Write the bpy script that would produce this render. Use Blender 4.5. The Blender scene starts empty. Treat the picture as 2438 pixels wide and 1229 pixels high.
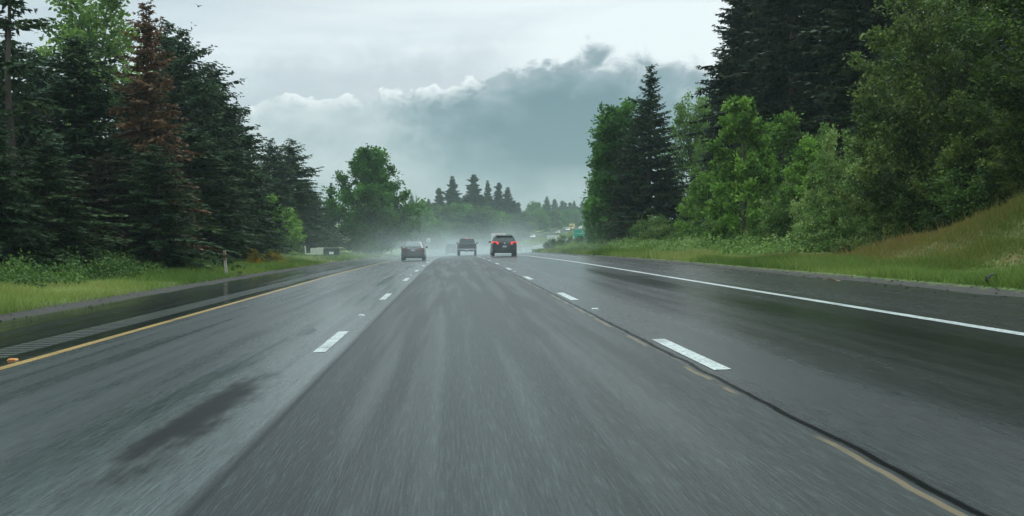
import bpy, math, random
import numpy as np
from mathutils import Vector, Matrix
R = math.radians
S = bpy.context.scene
COL = S.collection

# ------------------------------------------------------------------ camera
F, PX0, PY0, CAMH = 2700.0, 1075.0, 576.0, 1.2        # focal length, vanishing point in photo pixels, eye height
cam_d = bpy.data.cameras.new('camera'); cam = bpy.data.objects.new('camera', cam_d); COL.objects.link(cam)
cam_d.sensor_width = 36.0; cam_d.lens = F * 36.0 / 2438.0
cam_d.shift_x = 0.5 - PX0 / 2438.0; cam_d.shift_y = (PY0 - 614.5) / 2438.0
cam_d.clip_start = 0.1; cam_d.clip_end = 6000
cam.location = (0, 0, CAMH); cam.rotation_euler = (R(90), 0, 0)
S.camera = cam
S.view_settings.view_transform = 'Standard'; S.view_settings.look = 'None'
S.view_settings.exposure = 0.0; S.view_settings.gamma = 1.0
cy = S.cycles
cy.max_bounces = 6; cy.diffuse_bounces = 3; cy.glossy_bounces = 3; cy.transmission_bounces = 3
cy.volume_bounces = 1; cy.transparent_max_bounces = 6; cy.volume_max_steps = 128
cy.sample_clamp_indirect = 4.0

# ------------------------------------------------------------------ node helper
class G:
    def __init__(s, nt):
        s.nt = nt; s.N = nt.nodes; s.L = nt.links
    def node(s, t, **kw):
        n = s.N.new(t)
        for k, v in kw.items(): setattr(n, k, v)
        return n
    def put(s, sock, v):
        if isinstance(v, bpy.types.NodeSocket): s.L.new(v, sock)
        elif v is not None:
            if hasattr(sock.default_value, '__len__') and not hasattr(v, '__len__'): v = (v,) * len(sock.default_value)
            if hasattr(sock.default_value, '__len__') and len(sock.default_value) == 4 and len(v) == 3: v = (*v, 1)
            sock.default_value = v
    def m(s, op, a, b=None, c=None, clamp=False):
        n = s.node('ShaderNodeMath', operation=op, use_clamp=clamp)
        for i, v in enumerate((a, b, c)):
            if v is not None: s.put(n.inputs[i], v)
        return n.outputs[0]
    def add(s, a, b): return s.m('ADD', a, b)
    def sub(s, a, b): return s.m('SUBTRACT', a, b)
    def mul(s, a, b): return s.m('MULTIPLY', a, b)
    def ss(s, x, a, b, lo=0.0, hi=1.0):
        n = s.node('ShaderNodeMapRange', interpolation_type='SMOOTHSTEP')
        for i, v in enumerate((x, a, b, lo, hi)): s.put(n.inputs[i], v)
        return n.outputs[0]
    def vec(s, x, y, z):
        n = s.node('ShaderNodeCombineXYZ')
        for i, v in enumerate((x, y, z)): s.put(n.inputs[i], v)
        return n.outputs[0]
    def sep(s, v):
        n = s.node('ShaderNodeSeparateXYZ'); s.put(n.inputs[0], v); return n.outputs
    def noise(s, v, scale=1, detail=4, rough=.5, dist=0):
        n = s.node('ShaderNodeTexNoise'); s.put(n.inputs['Vector'], v)
        n.inputs['Scale'].default_value = scale; n.inputs['Detail'].default_value = detail
        n.inputs['Roughness'].default_value = rough; n.inputs['Distortion'].default_value = dist
        return n.outputs[0]
    def mix(s, f, a, b):
        n = s.node('ShaderNodeMix', data_type='RGBA')
        s.put(n.inputs[0], f); s.put(n.inputs[6], a); s.put(n.inputs[7], b)
        return n.outputs[2]
    def ramp(s, f, stops, interp='LINEAR'):
        n = s.node('ShaderNodeValToRGB'); s.put(n.inputs[0], f)
        cr = n.color_ramp; cr.interpolation = interp
        while len(cr.elements) < len(stops): cr.elements.new(0.5)
        for e, (p, c) in zip(cr.elements, stops):
            e.position = p
            e.color = (*c, 1) if hasattr(c, '__len__') else (c, c, c, 1)
        return n.outputs[0]

# ------------------------------------------------------------------ world: overcast sky with a cloud bank
SUN_EL, SUN_AZ = R(52), R(22)
w = bpy.data.worlds.new('World'); S.world = w; w.use_nodes = True
g = G(w.node_tree); g.N.clear()
out = g.node('ShaderNodeOutputWorld')
sky = g.node('ShaderNodeTexSky', sky_type='NISHITA'); sky.sun_disc = False
sky.sun_elevation = SUN_EL; sky.sun_rotation = SUN_AZ
bg1 = g.node('ShaderNodeBackground'); g.L.new(sky.outputs[0], bg1.inputs[0]); bg1.inputs[1].default_value = 0.08
tc = g.node('ShaderNodeTexCoord')
dx, dy, dz = g.sep(tc.outputs['Generated'])
rr = g.m('MAXIMUM', g.m('SQRT', g.add(g.mul(dx, dx), g.mul(dy, dy))), 0.02)
v_ = g.m('DIVIDE', dz, rr); u_ = g.m('ARCTAN2', dx, dy)
p_ = g.vec(u_, v_, 0.0)
edge = g.ramp(g.m('MULTIPLY_ADD', u_, 2.0, 0.5), [           # u from -.25 to .25
    (0.0, .10), (.13, .112), (.20, .128), (.30, .127), (.40, .1315), (.48, .1325), (.535, .141), (.58, .152),
    (.64, .153), (.68, .149), (.74, .166), (.80, .160), (.90, .150), (1.0, .13)], 'EASE')
n_big = g.noise(p_, 16, 6, .55, .3)
n_puff = g.noise(g.vec(u_, g.mul(v_, 1.3), 3.7), 42, 5, .55, .35)
edge = g.add(edge, g.add(g.mul(g.sub(n_puff, .5), .052), g.mul(g.sub(n_big, .5), .026)))
depth = g.sub(edge, v_)                                       # >0 inside the bank
soft = g.ss(u_, 0.0, .17, .0022, .011)
bank = g.ss(depth, g.mul(soft, -1.0), soft)
n_soft = g.noise(g.vec(u_, g.mul(v_, 2.2), 9.1), 9, 4, .5)
n_str = g.noise(g.vec(g.mul(u_, .7), g.mul(v_, 5.0), 2.0), 6, 3, .5)
# dark belly of the bank (a real darker cloud)
ex = g.m('DIVIDE', g.sub(u_, .11), .15); ey = g.m('DIVIDE', g.sub(v_, .100), .06)
bell = g.m('POWER', 2.718, g.mul(g.add(g.mul(ex, ex), g.mul(ey, ey)), -1.0))
dark = g.add(g.mul(bell, 1.35), g.mul(g.sub(n_soft, .5), 1.1))
dark = g.add(dark, g.mul(g.sub(n_big, .5), .75)); dark = g.add(dark, g.mul(g.mul(g.sub(n_puff, .5), .9), g.ss(depth, .09, .0)))
bankc = g.ramp(dark, [(0.0, (.62, .715, .745)), (.35, (.49, .60, .635)), (.66, (.275, .395, .44)), (1.0, (.165, .275, .32))])
lowc = g.mix(g.ss(n_soft, .35, .65), (.42, .53, .565), (.31, .415, .455))
bankc = g.mix(g.ss(v_, .075, .02), bankc, lowc)
rimf = g.mul(g.mul(g.ss(depth, .02, .0), g.ss(u_, .06, .02)), g.ss(n_puff, .42, .62))
edgec = g.mul(g.ss(depth, .022, .0), g.ss(u_, .02, .08)); bankc = g.mix(g.mul(edgec, .55), bankc, (.37, .45, .495))
bankc = g.mix(rimf, bankc, (.95, 1.02, 1.04))
# stratus above
st = g.add(g.mul(n_str, .9), g.mul(g.ss(u_, -.3, .25), .35))
upc = g.ramp(st, [(.22, (.56, .67, .735)), (.46, (.73, .84, .89)), (.74, (.92, 1.01, 1.03))])
greyband = g.mul(g.ss(depth, -.055, -.004), g.ss(u_, .1, -.02))
upc = g.mix(g.mul(greyband, .7), upc, (.52, .605, .66))
topl = g.mul(g.ss(v_, .16, .24), g.ss(u_, .12, -.2))
upc = g.mix(g.mul(topl, .5), upc, (.50, .60, .67))
cl = g.mix(bank, upc, bankc)
lift = g.ss(v_, .24, 1.2, 1.0, 2.3)
cl = g.mix(g.ss(v_, .24, .9), cl, (.60, .77, .79))
cl2 = g.node('ShaderNodeVectorMath', operation='SCALE'); g.put(cl2.inputs[0], cl); g.put(cl2.inputs['Scale'], lift)
bg2 = g.node('ShaderNodeBackground'); g.L.new(cl2.outputs[0], bg2.inputs[0]); bg2.inputs[1].default_value = 1.0
mx = g.node('ShaderNodeMixShader'); mx.inputs[0].default_value = 0.93
g.L.new(bg1.outputs[0], mx.inputs[1]); g.L.new(bg2.outputs[0], mx.inputs[2]); g.L.new(mx.outputs[0], out.inputs[0])

sd = bpy.data.lights.new('sun', 'SUN'); sd.energy = 0.6; sd.angle = R(25); sd.color = (1, .985, .95)
so = bpy.data.objects.new('sun', sd); COL.objects.link(so)
so.rotation_euler = Vector((-math.sin(SUN_AZ) * math.cos(SUN_EL), -math.cos(SUN_AZ) * math.cos(SUN_EL), -math.sin(SUN_EL))).to_track_quat('-Z', 'Y').to_euler()

# ------------------------------------------------------------------ object helpers
def tag(o, label=None, cat=None, group=None, kind=None):
    if label: o['label'] = label
    if cat: o['category'] = cat
    if group: o['group'] = group
    if kind: o['kind'] = kind
    return o
def link(name, data, parent=None):
    o = bpy.data.objects.new(name, data); COL.objects.link(o)
    if parent is not None: o.parent = parent
    return o
def empty(name, loc=(0, 0, 0), rz=0.0):
    o = link(name, None); o.location = loc; o.rotation_euler = (0, 0, rz); o.empty_display_size = .2
    return o
class MB:
    """collects simple solids into one mesh"""
    def __init__(s): s.v = []; s.f = []
    def add(s, vs, fs):
        b = len(s.v); s.v += [tuple(x) for x in vs]; s.f += [tuple(i + b for i in f) for f in fs]; return s
    def box(s, c, d, rot=None, taper=1.0):
        x, y, z = (k / 2 for k in d)
        vs = [Vector(p) for p in ((-x, -y, -z), (x, -y, -z), (x, y, -z), (-x, y, -z), (-x * taper, -y * taper, z), (x * taper, -y * taper, z), (x * taper, y * taper, z), (-x * taper, y * taper, z))]
        if rot is not None: vs = [rot @ p for p in vs]
        return s.add([p + Vector(c) for p in vs], [(3, 2, 1, 0), (4, 5, 6, 7), (0, 1, 5, 4), (1, 2, 6, 5), (2, 3, 7, 6), (3, 0, 4, 7)])
    def rings(s, rings, cap=True):
        n = len(rings[0]); b = len(s.v)
        for r in rings: s.v += [tuple(p) for p in r]
        for i in range(len(rings) - 1):
            for j in range(n):
                k = (j + 1) % n
                s.f.append((b + i * n + j, b + i * n + k, b + (i + 1) * n + k, b + (i + 1) * n + j))
        if cap:
            s.f.append(tuple(b + j for j in reversed(range(n)))); s.f.append(tuple(b + (len(rings) - 1) * n + j for j in range(n)))
        return s
    def tube(s, pts, rad, n=8):
        pts = [Vector(p) for p in pts]; rs = []
        for i, p in enumerate(pts):
            t = (pts[min(i + 1, len(pts) - 1)] - pts[max(i - 1, 0)]).normalized()
            a = t.orthogonal().normalized() if i == 0 else (a - t * a.dot(t)).normalized()
            b = t.cross(a); r = rad[i] if hasattr(rad, '__len__') else rad
            rs.append([p + a * (r * math.cos(2 * math.pi * k / n)) + b * (r * math.sin(2 * math.pi * k / n)) for k in range(n)])
        return s.rings(rs)
    def cyl(s, c, axis, r, h, n=20):
        c = Vector(c); ax = Vector(axis).normalized() * (h / 2)
        return s.tube([c - ax, c + ax], r, n)
    def mesh(s, name, mat, smooth=None):
        me = bpy.data.meshes.new(name); me.from_pydata(s.v, [], s.f); me.update()
        me.materials.append(mat)
        if smooth:
            me.polygons.foreach_set('use_smooth', [True] * len(me.polygons)); me.set_sharp_from_angle(angle=R(smooth))
        return me
    def build(s, name, mat, parent=None, smooth=None):
        return link(name, s.mesh(name, mat, smooth), parent)
def np_mesh(name, verts, nper, tint, mat):
    """verts (n*nper,3) -> faces of nper corners each, with one random 'tint' per face"""
    me = bpy.data.meshes.new(name); nv = len(verts); nf = nv // nper
    me.vertices.add(nv); me.vertices.foreach_set('co', np.asarray(verts, np.float32).ravel())
    me.loops.add(nv); me.loops.foreach_set('vertex_index', np.arange(nv, dtype=np.int32))
    me.polygons.add(nf); me.polygons.foreach_set('loop_start', np.arange(0, nv, nper, dtype=np.int32))
    a = me.attributes.new('tint', 'FLOAT', 'FACE'); a.data.foreach_set('value', np.asarray(tint, np.float32))
    me.materials.append(mat); me.update(calc_edges=True); me.validate()
    return me

# ------------------------------------------------------------------ materials
def pmat(name, col, rough=.5, metal=0.0, emit=None, es=0.0, spec=.5, coat=0.0, var=0.12, vscale=6.0, bump=0.0):
    m = bpy.data.materials.new(name); m.use_nodes = True; g = G(m.node_tree); b = g.N['Principled BSDF']
    t = g.node('ShaderNodeTexCoord'); n = g.noise(t.outputs['Object'], vscale, 5, .6)
    lo = tuple(c * (1 - var) for c in col); hi = tuple(min(1, c * (1 + var)) for c in col)
    g.put(b.inputs['Base Color'], g.mix(n, lo, hi))
    g.put(b.inputs['Roughness'], g.m('MULTIPLY_ADD', n, .15, max(.02, rough - .075)))
    b.inputs['Metallic'].default_value = metal; b.inputs['Specular IOR Level'].default_value = spec
    b.inputs['Coat Weight'].default_value = coat
    if bump:
        bp = g.node('ShaderNodeBump'); bp.inputs['Strength'].default_value = bump; bp.inputs['Distance'].default_value = .02
        g.put(bp.inputs['Height'], n); g.put(b.inputs['Normal'], bp.outputs[0])
    if emit: g.put(b.inputs['Emission Color'], emit); b.inputs['Emission Strength'].default_value = es
    return m
def leaf_mat(name, a, b_, c, transl=.3, rough=.55, spec=.22, rnd=.25):
    m = bpy.data.materials.new(name); m.use_nodes = True; g = G(m.node_tree); N = g.N
    pb = N['Principled BSDF']; o = N['Material Output']
    at = g.node('ShaderNodeAttribute', attribute_name='tint'); oi = g.node('ShaderNodeObjectInfo')
    f = g.add(at.outputs['Fac'], g.mul(g.sub(oi.outputs['Random'], .5), rnd))
    col = g.ramp(f, [(0.0, a), (.5, b_), (1.0, c)])
    g.put(pb.inputs['Base Color'], col); pb.inputs['Roughness'].default_value = rough; pb.inputs['Specular IOR Level'].default_value = spec
    tr = g.node('ShaderNodeBsdfTranslucent'); g.put(tr.inputs[0], col)
    mx = g.node('ShaderNodeMixShader'); mx.inputs[0].default_value = transl
    g.L.new(pb.outputs[0], mx.inputs[1]); g.L.new(tr.outputs[0], mx.inputs[2]); g.L.new(mx.outputs[0], o.inputs[0])
    return m
M = {}
M['fir'] = leaf_mat('fir_needles', (.018, .041, .018), (.038, .077, .030), (.09, .135, .045), .15)
M['spruce'] = leaf_mat('spruce_needles', (.017, .032, .015), (.034, .057, .025), (.072, .095, .038), .15)
M['rust'] = leaf_mat('dying_needles', (.055, .044, .023), (.165, .088, .044), (.28, .155, .078), .15)
M['brownfir'] = leaf_mat('half_dead_needles', (.026, .036, .022), (.052, .052, .030), (.11, .068, .038), .15)
M['maple'] = leaf_mat('maple_leaves', (.040, .110, .018), (.085, .215, .032), (.17, .36, .06), .35)
M['bright'] = leaf_mat('spring_leaves', (.060, .125, .018), (.17, .32, .045), (.36, .55, .10), .35)
M['cotton'] = leaf_mat('cottonwood_leaves', (.085, .170, .030), (.18, .30, .055), (.30, .43, .10), .4)
M['alder'] = leaf_mat('alder_leaves', (.030, .062, .010), (.095, .150, .026), (.32, .40, .10), .3)
M['willow'] = leaf_mat('willow_leaves', (.075, .155, .030), (.175, .285, .065), (.38, .48, .16), .35)
M['broom'] = leaf_mat('broom_flowers', (.07, .10, .02), (.34, .25, .02), (.80, .52, .03), .25)
M['shrub'] = leaf_mat('shrub_leaves', (.026, .062, .013), (.062, .125, .024), (.15, .24, .05), .3)
M['hang'] = leaf_mat('overhanging_leaves', (.015, .038, .008), (.035, .075, .012), (.12, .19, .03), .35)
M['bark'] = pmat('bark', (.075, .06, .048), .9, var=.35, vscale=9, bump=.6)
M['barkg'] = pmat('grey_bark', (.12, .11, .09), .9, var=.35, vscale=9, bump=.6)
M['barkr'] = pmat('reddish_bark', (.15, .10, .075), .9, var=.35, vscale=9, bump=.6)
M['grass'] = leaf_mat('grass_blades', (.11, .18, .034), (.19, .275, .055), (.34, .36, .11), .35, rnd=0)
M['drygrass'] = leaf_mat('bank_grass', (.12, .17, .028), (.26, .235, .055), (.38, .20, .10), .35, rnd=0)

# ------------------------------------------------------------------ terrain
def curve(Y):
    Y = np.asarray(Y, float)
    a = np.clip(Y - 90, 0, 230)
    return 4.4e-4 * a * a + np.clip(Y - 320, 0, None) * (2 * 4.4e-4 * 230)
def heading(Y): return -math.atan(2 * 4.4e-4 * min(max(Y - 90, 0), 230))
_py = np.array([-60, 0, 55, 90, 115, 170, 225, 270, 320, 380, 450, 520, 600, 700, 850, 1000, 1600], float)
_pz = np.array([0, 0, 0, -.14, -.30, -.72, -1.05, -1.2, -.95, .3, 2.3, 4.3, 6.6, 9.4, 13, 16, 20], float)
_fy = np.arange(-60, 1601, 2.0); _fz = np.interp(_fy, _py, _pz)
_k = np.hanning(17); _k /= _k.sum(); _fz = np.convolve(np.pad(_fz, 8, mode='edge'), _k, 'valid')
def prof(Y): return np.interp(np.asarray(Y, float), _fy, _fz)
def sst(x, a, b):
    t = np.clip((np.asarray(x, float) - a) / (b - a), 0, 1); return t * t * (3 - 2 * t)
def tilt(Y): return .045 * (1 - sst(Y, 120, 240))
RL, RR = -8.1, 8.45
def road_z(u, Y): return prof(Y) + tilt(Y) * np.clip(u, -5.1, 9.0)
def wob(x, y): return (np.sin(x * .9 + y * .31) + np.sin(x * .37 - y * .53 + 1.3) + np.sin(x * .21 + y * .17 + 4.1)) / 3
def ground_z(X, Y):
    X = np.asarray(X, float); Y = np.asarray(Y, float); u = X - curve(Y)
    z = road_z(u, Y)
    lft = np.clip(RL - u, 0, None)
    z = z + .05 * np.clip(lft, 0, 16) + .03 * np.clip(lft - 16, 0, 200) * (1 - sst(Y, 250, 320)) + .10 * sst(lft, 0, .8) + .08 * wob(X, Y) * sst(lft, 1, 4)
    rgt = np.clip(u - RR, 0, None)
    fade = .10 + .90 * (1 - sst(Y, 25, 37))
    bank = .54 * np.clip(u - 10.5, 0, 4.8) + .10 * np.clip(u - 15.3, 0, 80) + (.16 * wob(X * 1.9 + 3, Y * 1.7) + .10 * wob(X * 4.1, Y * 3.7 + 2)) * sst(u, 10.5, 12)
    z = z + .06 * sst(rgt, 0, .6) + np.clip(rgt, 0, 2) * .03 + bank * fade + .08 * wob(X, Y) * sst(rgt, 1.5, 4)
    return z
def gz(X, Y): return float(ground_z(X, Y))
def wx(px, Y): return (px - PX0) * Y / F
def wz(py, Y): return CAMH + (PY0 - py) * Y / F

def sheet(name, us, Ys, zf, mat, dz=0.0, uv=True, xf=None):
    U, YY = np.meshgrid(us, Ys); X = U + curve(YY) if xf is None else xf(U, YY)
    Z = zf(X, YY) + dz
    v = np.stack([X, YY, Z], -1).reshape(-1, 3); nu, ny = len(us), len(Ys)
    i = np.arange((ny - 1) * (nu - 1)); a = (i // (nu - 1)) * nu + i % (nu - 1)
    f = np.stack([a, a + 1, a + nu + 1, a + nu], -1)
    me = bpy.data.meshes.new(name); me.from_pydata(v.tolist(), [], f.tolist()); me.materials.append(mat)
    me.polygons.foreach_set('use_smooth', [True] * len(me.polygons))
    if uv:
        l = me.uv_layers.new(name='lane'); idx = f.reshape(-1)
        l.data.foreach_set('uv', np.stack([U.reshape(-1)[idx], YY.reshape(-1)[idx]], -1).astype(np.float32).ravel())
    me.update(); return link(name, me)

# ground material: soil at the pavement edges, grass elsewhere
def ground_material():
    m = bpy.data.materials.new('ground'); m.use_nodes = True; g = G(m.node_tree); b = g.N['Principled BSDF']
    uvn = g.node('ShaderNodeUVMap', uv_map='lane'); u, v, _ = g.sep(uvn.outputs[0])
    geo = g.node('ShaderNodeNewGeometry'); P = geo.outputs['Position']
    n1 = g.noise(P, .5, 5, .6); n2 = g.noise(P, 5, 5, .65); n3 = g.noise(P, .12, 3, .5)
    grass = g.mix(n2, (.085, .150, .02), (.16, .235, .036))
    grass = g.mix(g.ss(n1, .45, .7), grass, (.19, .19, .06))
    bankm = g.mul(g.ss(u, 10.4, 11.4), g.ss(v, 44, 34))
    dry = g.mix(g.ss(n1, .40, .64), (.17, .16, .04), (.28, .14, .065))
    grass = g.mix(bankm, grass, g.mix(g.ss(n2, .35, .6), dry, (.09, .13, .02)))
    soil = g.mix(n2, (.018, .015, .012), (.06, .05, .04))
    we = g.mul(g.sub(n2, .5), .9)
    uu = g.add(u, we)
    sl = g.mul(g.ss(uu, RL - .75, RL - .35), g.ss(u, -7, -7.5))
    sr = g.mul(g.ss(uu, RR + .55, RR + .2), g.ss(u, 7, 7.5))
    floor_l = g.mul(g.ss(u, -12.2, -14), g.ss(v, 110, 70))      # needle litter below the wood
    floor_r = g.mul(g.ss(u, 14.4, 15.6), g.ss(v, 140, 100))
    col = g.mix(g.m('MAXIMUM', floor_l, floor_r), grass, g.mix(n2, (.022, .02, .012), (.05, .05, .022)))
    col = g.mix(g.m('MAXIMUM', sl, sr), col, soil)
    g.put(b.inputs['Base Color'], col); b.inputs['Roughness'].default_value = .8
    bp = g.node('ShaderNodeBump'); bp.inputs['Strength'].default_value = .8; bp.inputs['Distance'].default_value = .12
    g.put(bp.inputs['Height'], n2); g.put(b.inputs['Normal'], bp.outputs[0])
    return m
gus = np.concatenate([[-900, -500, -300, -200, -140, -100, -70, -50, -40], np.arange(-32, -12, 2), np.arange(-12, -8, .4), [-8.1, -7.9, -7, -5.1, 0, 5, 8, 8.45], np.arange(8.8, 16, .4), np.arange(16, 40, 2), [42, 55, 70, 100, 140, 200, 300, 500, 900]])
gYs = np.concatenate([np.arange(-40, 0, 5), np.arange(0, 60, 1.0), np.arange(60, 150, 3), np.arange(150, 400, 8), np.arange(400, 800, 25), np.arange(800, 1601, 100)])
def gsink(X, Y):
    u = X - curve(Y); inn = sst(u, RL - .02, RL + .15) * (1 - sst(u, RR - .15, RR + .02))
    return ground_z(X, Y) - .06 * inn
gr = sheet('ground', gus, gYs, gsink, ground_material()); tag(gr, kind='structure')

# ------------------------------------------------------------------ road
def road_material():
    m = bpy.data.materials.new('wet_asphalt'); m.use_nodes = True; g = G(m.node_tree); b = g.N['Principled BSDF']
    uvn = g.node('ShaderNodeUVMap', uv_map='lane'); u, v, _ = g.sep(uvn.outputs[0])
    wobn = g.noise(g.vec(g.mul(u, .15), g.mul(v, .12), 0.0), 1, 3, .5)
    uw = g.add(u, g.mul(g.sub(wobn, .5), .35))
    grain = g.noise(g.vec(g.mul(u, 62), g.mul(v, 2.1), 0.0), 1, 4, .75)      # aggregate, dragged along the travel direction
    grain2 = g.noise(g.vec(g.mul(u, 95), g.mul(v, 26), 5.0), 1, 2, .7)
    streak = g.noise(g.vec(g.mul(u, 3.4), g.mul(v, .075), 2.0), 1, 4, .55)
    blotch = g.noise(g.vec(g.mul(u, .9), g.mul(v, .16), 7.0), 1, 5, .6)
    streakc = g.ss(streak, .30, .70)
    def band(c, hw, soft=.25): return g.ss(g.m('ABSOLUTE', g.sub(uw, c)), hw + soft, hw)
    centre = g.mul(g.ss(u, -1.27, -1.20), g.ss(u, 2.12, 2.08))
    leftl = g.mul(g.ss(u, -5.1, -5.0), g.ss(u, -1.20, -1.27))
    rightl = g.ss(u, 2.08, 2.12)
    should = g.m('MAXIMUM', g.ss(u, -5.0, -5.1), g.ss(u, 5.9, 6.0))
    base = g.mix(centre, (.007, .010, .0105), (.015, .021, .021))
    base = g.mix(leftl, base, (.022, .029, .029))
    base = g.mix(g.mul(leftl, band(-1.75, .30, .7)), base, (.070, .085, .084))  # wet sky sheen beside the lane dashes, painted in as a paler base
    base = g.mix(g.mul(band(.30, .22, .55), centre), base, (.028, .037, .037))
    base = g.mix(g.mul(band(2.65, .30, .55), g.mul(rightl, .8)), base, (.026, .033, .034))
    base = g.mix(should, base, (.022, .024, .024))
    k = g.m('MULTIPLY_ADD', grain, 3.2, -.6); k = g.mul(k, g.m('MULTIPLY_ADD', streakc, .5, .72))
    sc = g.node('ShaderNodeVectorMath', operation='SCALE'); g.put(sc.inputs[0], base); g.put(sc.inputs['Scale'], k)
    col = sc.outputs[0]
    # pale chippings in the coarse centre lane
    chips = g.mul(g.mul(g.ss(grain, .50, .72), g.m('MULTIPLY_ADD', centre, .6, .25)), .36)
    col = g.mix(chips, col, (.13, .158, .156))
    # tar seams and the remains of an older tan line
    sl = g.ss(g.m('ABSOLUTE', g.add(u, 1.235)), .07, .03)
    jit = g.mul(g.sub(g.noise(g.vec(0.0, g.mul(v, .9), 3.0), 1, 3), .5), .10)
    sr = g.ss(g.m('ABSOLUTE', g.add(g.sub(u, 2.150), jit)), .038, .014)
    col = g.mix(g.mul(sl, .6), col, (.018, .02, .021)); col = g.mix(g.mul(sr, .95), col, (.003, .004, .004))
    tan = g.mul(g.ss(g.m('ABSOLUTE', g.add(g.sub(u, 2.075), jit)), .026, .014), g.ss(g.noise(g.vec(0.0, v, 8.0), .7, 3), .47, .53))
    col = g.mix(g.mul(tan, .7), col, (.22, .155, .075))
    # dark rough patch in the passing lane
    px = g.m('DIVIDE', g.sub(u, g.m('MULTIPLY_ADD', g.sub(v, 8), .0, -1.86)), .34); py = g.m('DIVIDE', g.sub(v, 8.3), 3.5)
    pn = g.noise(g.vec(g.mul(u, 4.0), g.mul(v, .9), 1.0), 1, 5, .65)
    patch = g.ss(g.add(g.m('SQRT', g.add(g.mul(px, px), g.mul(py, py))), g.mul(g.sub(pn, .5), 1.6)), 1.3, .22)
    q2 = g.m('DIVIDE', g.sub(v, 16.3), 1.0); q1 = g.m('DIVIDE', g.add(u, 2.1), .16)
    patch2 = g.mul(g.ss(g.add(g.m('SQRT', g.add(g.mul(q1, q1), g.mul(q2, q2))), g.mul(g.sub(pn, .5), 1.7)), 1.1, .6), .6)
    patch = g.m('MAXIMUM', patch, patch2)
    col = g.mix(g.mul(patch, .95), col, (.007, .008, .007))
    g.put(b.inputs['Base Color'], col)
    # water film: smooth in wheel tracks and along the lane line of the passing lane
    film = g.add(g.add(g.mul(leftl, .34), g.mul(rightl, .62)), g.mul(band(-1.75, .25, .7), g.mul(leftl, .28)))
    film = g.add(film, g.mul(g.sub(streakc, .5), g.m('MULTIPLY_ADD', rightl, -.25, .42)))
    trk = g.m('MAXIMUM', g.m('MAXIMUM', band(-.45, .22, .3), band(1.35, .22, .3)), g.m('MAXIMUM', band(-2.4, .22, .3), g.m('MAXIMUM', band(-4.2, .22, .3), band(4.8, .22, .3))))
    film = g.add(film, g.mul(trk, .14))
    film = g.add(film, g.mul(g.sub(blotch, .5), .34))
    film = g.add(film, g.mul(should, g.m('MULTIPLY_ADD', rightl, -.98, .9))); film = g.add(film, g.mul(band(2.65, .25, .45), -.18))
    film = g.sub(film, g.mul(patch, .8))
    film = g.m('MINIMUM', g.m('MAXIMUM', film, 0.0), 1.0)
    rough = g.m('MULTIPLY_ADD', film, -.32, .43)
    rough = g.add(rough, g.mul(g.sub(grain, .5), .12))
    g.put(b.inputs['Roughness'], g.m('MAXIMUM', rough, .10))
    b.inputs['IOR'].default_value = 1.4; kill = g.m('MULTIPLY_ADD', g.m('MAXIMUM', sr, g.mul(sl, .6)), -.95, 1.0)
    g.put(b.inputs['Specular IOR Level'], g.mul(kill, g.add(g.add(g.m('MULTIPLY_ADD', patch, -.38, .31), g.mul(leftl, .13)), g.mul(leftl, g.m('MULTIPLY_ADD', film, .40, .02)))))
    # relief: aggregate, rumble strip on the passing-side shoulder
    rum = g.mul(g.mul(g.ss(u, -6.05, -5.98), g.ss(u, -5.50, -5.57)), g.m('SINE', g.mul(v, 2 * math.pi / .30)))
    h = g.add(g.mul(grain, g.m('MULTIPLY_ADD', film, -.7, 1.0)), g.mul(grain2, .35))
    bp = g.node('ShaderNodeBump'); bp.inputs['Distance'].default_value = .008
    g.put(bp.inputs['Strength'], g.m('MULTIPLY_ADD', film, -.6, .75)); g.put(bp.inputs['Height'], h)
    bp2 = g.node('ShaderNodeBump'); bp2.inputs['Distance'].default_value = .02; bp2.inputs['Strength'].default_value = .8
    g.put(bp2.inputs['Height'], rum); g.L.new(bp.outputs[0], bp2.inputs['Normal'])
    g.put(b.inputs['Normal'], bp2.outputs[0])
    return m
MR = road_material()
rus = np.array([RL, -7, -6.2, -5.1, -4, -3, -2, -1, 0, 1, 2, 3, 4, 5, 5.8, 7, RR])
rYs = np.concatenate([np.arange(-30, 60, 2.0), np.arange(60, 330, 4), np.arange(330, 640, 10)])
def edgewob(U, YY):
    X = U + curve(YY)
    return X + np.where(U <= RL + .01, .18 * np.sin(YY * 1.7) * np.sin(YY * .53 + 1), 0) + np.where(U >= RR - .01, .2 * np.sin(YY * 1.9 + 2) * np.sin(YY * .47), 0)
road = sheet('road', rus, rYs, lambda X, Y: road_z(X - curve(Y), Y), MR, xf=edgewob); tag(road, kind='structure')
ous = np.array([-27.5, -25, -22, -19, -16, -14.5])
oroad = sheet('oncoming_road', ous, np.arange(255, 760, 10.0), lambda X, Y: ground_z(X, Y) + .06, MR); tag(oroad, kind='structure')

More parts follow.
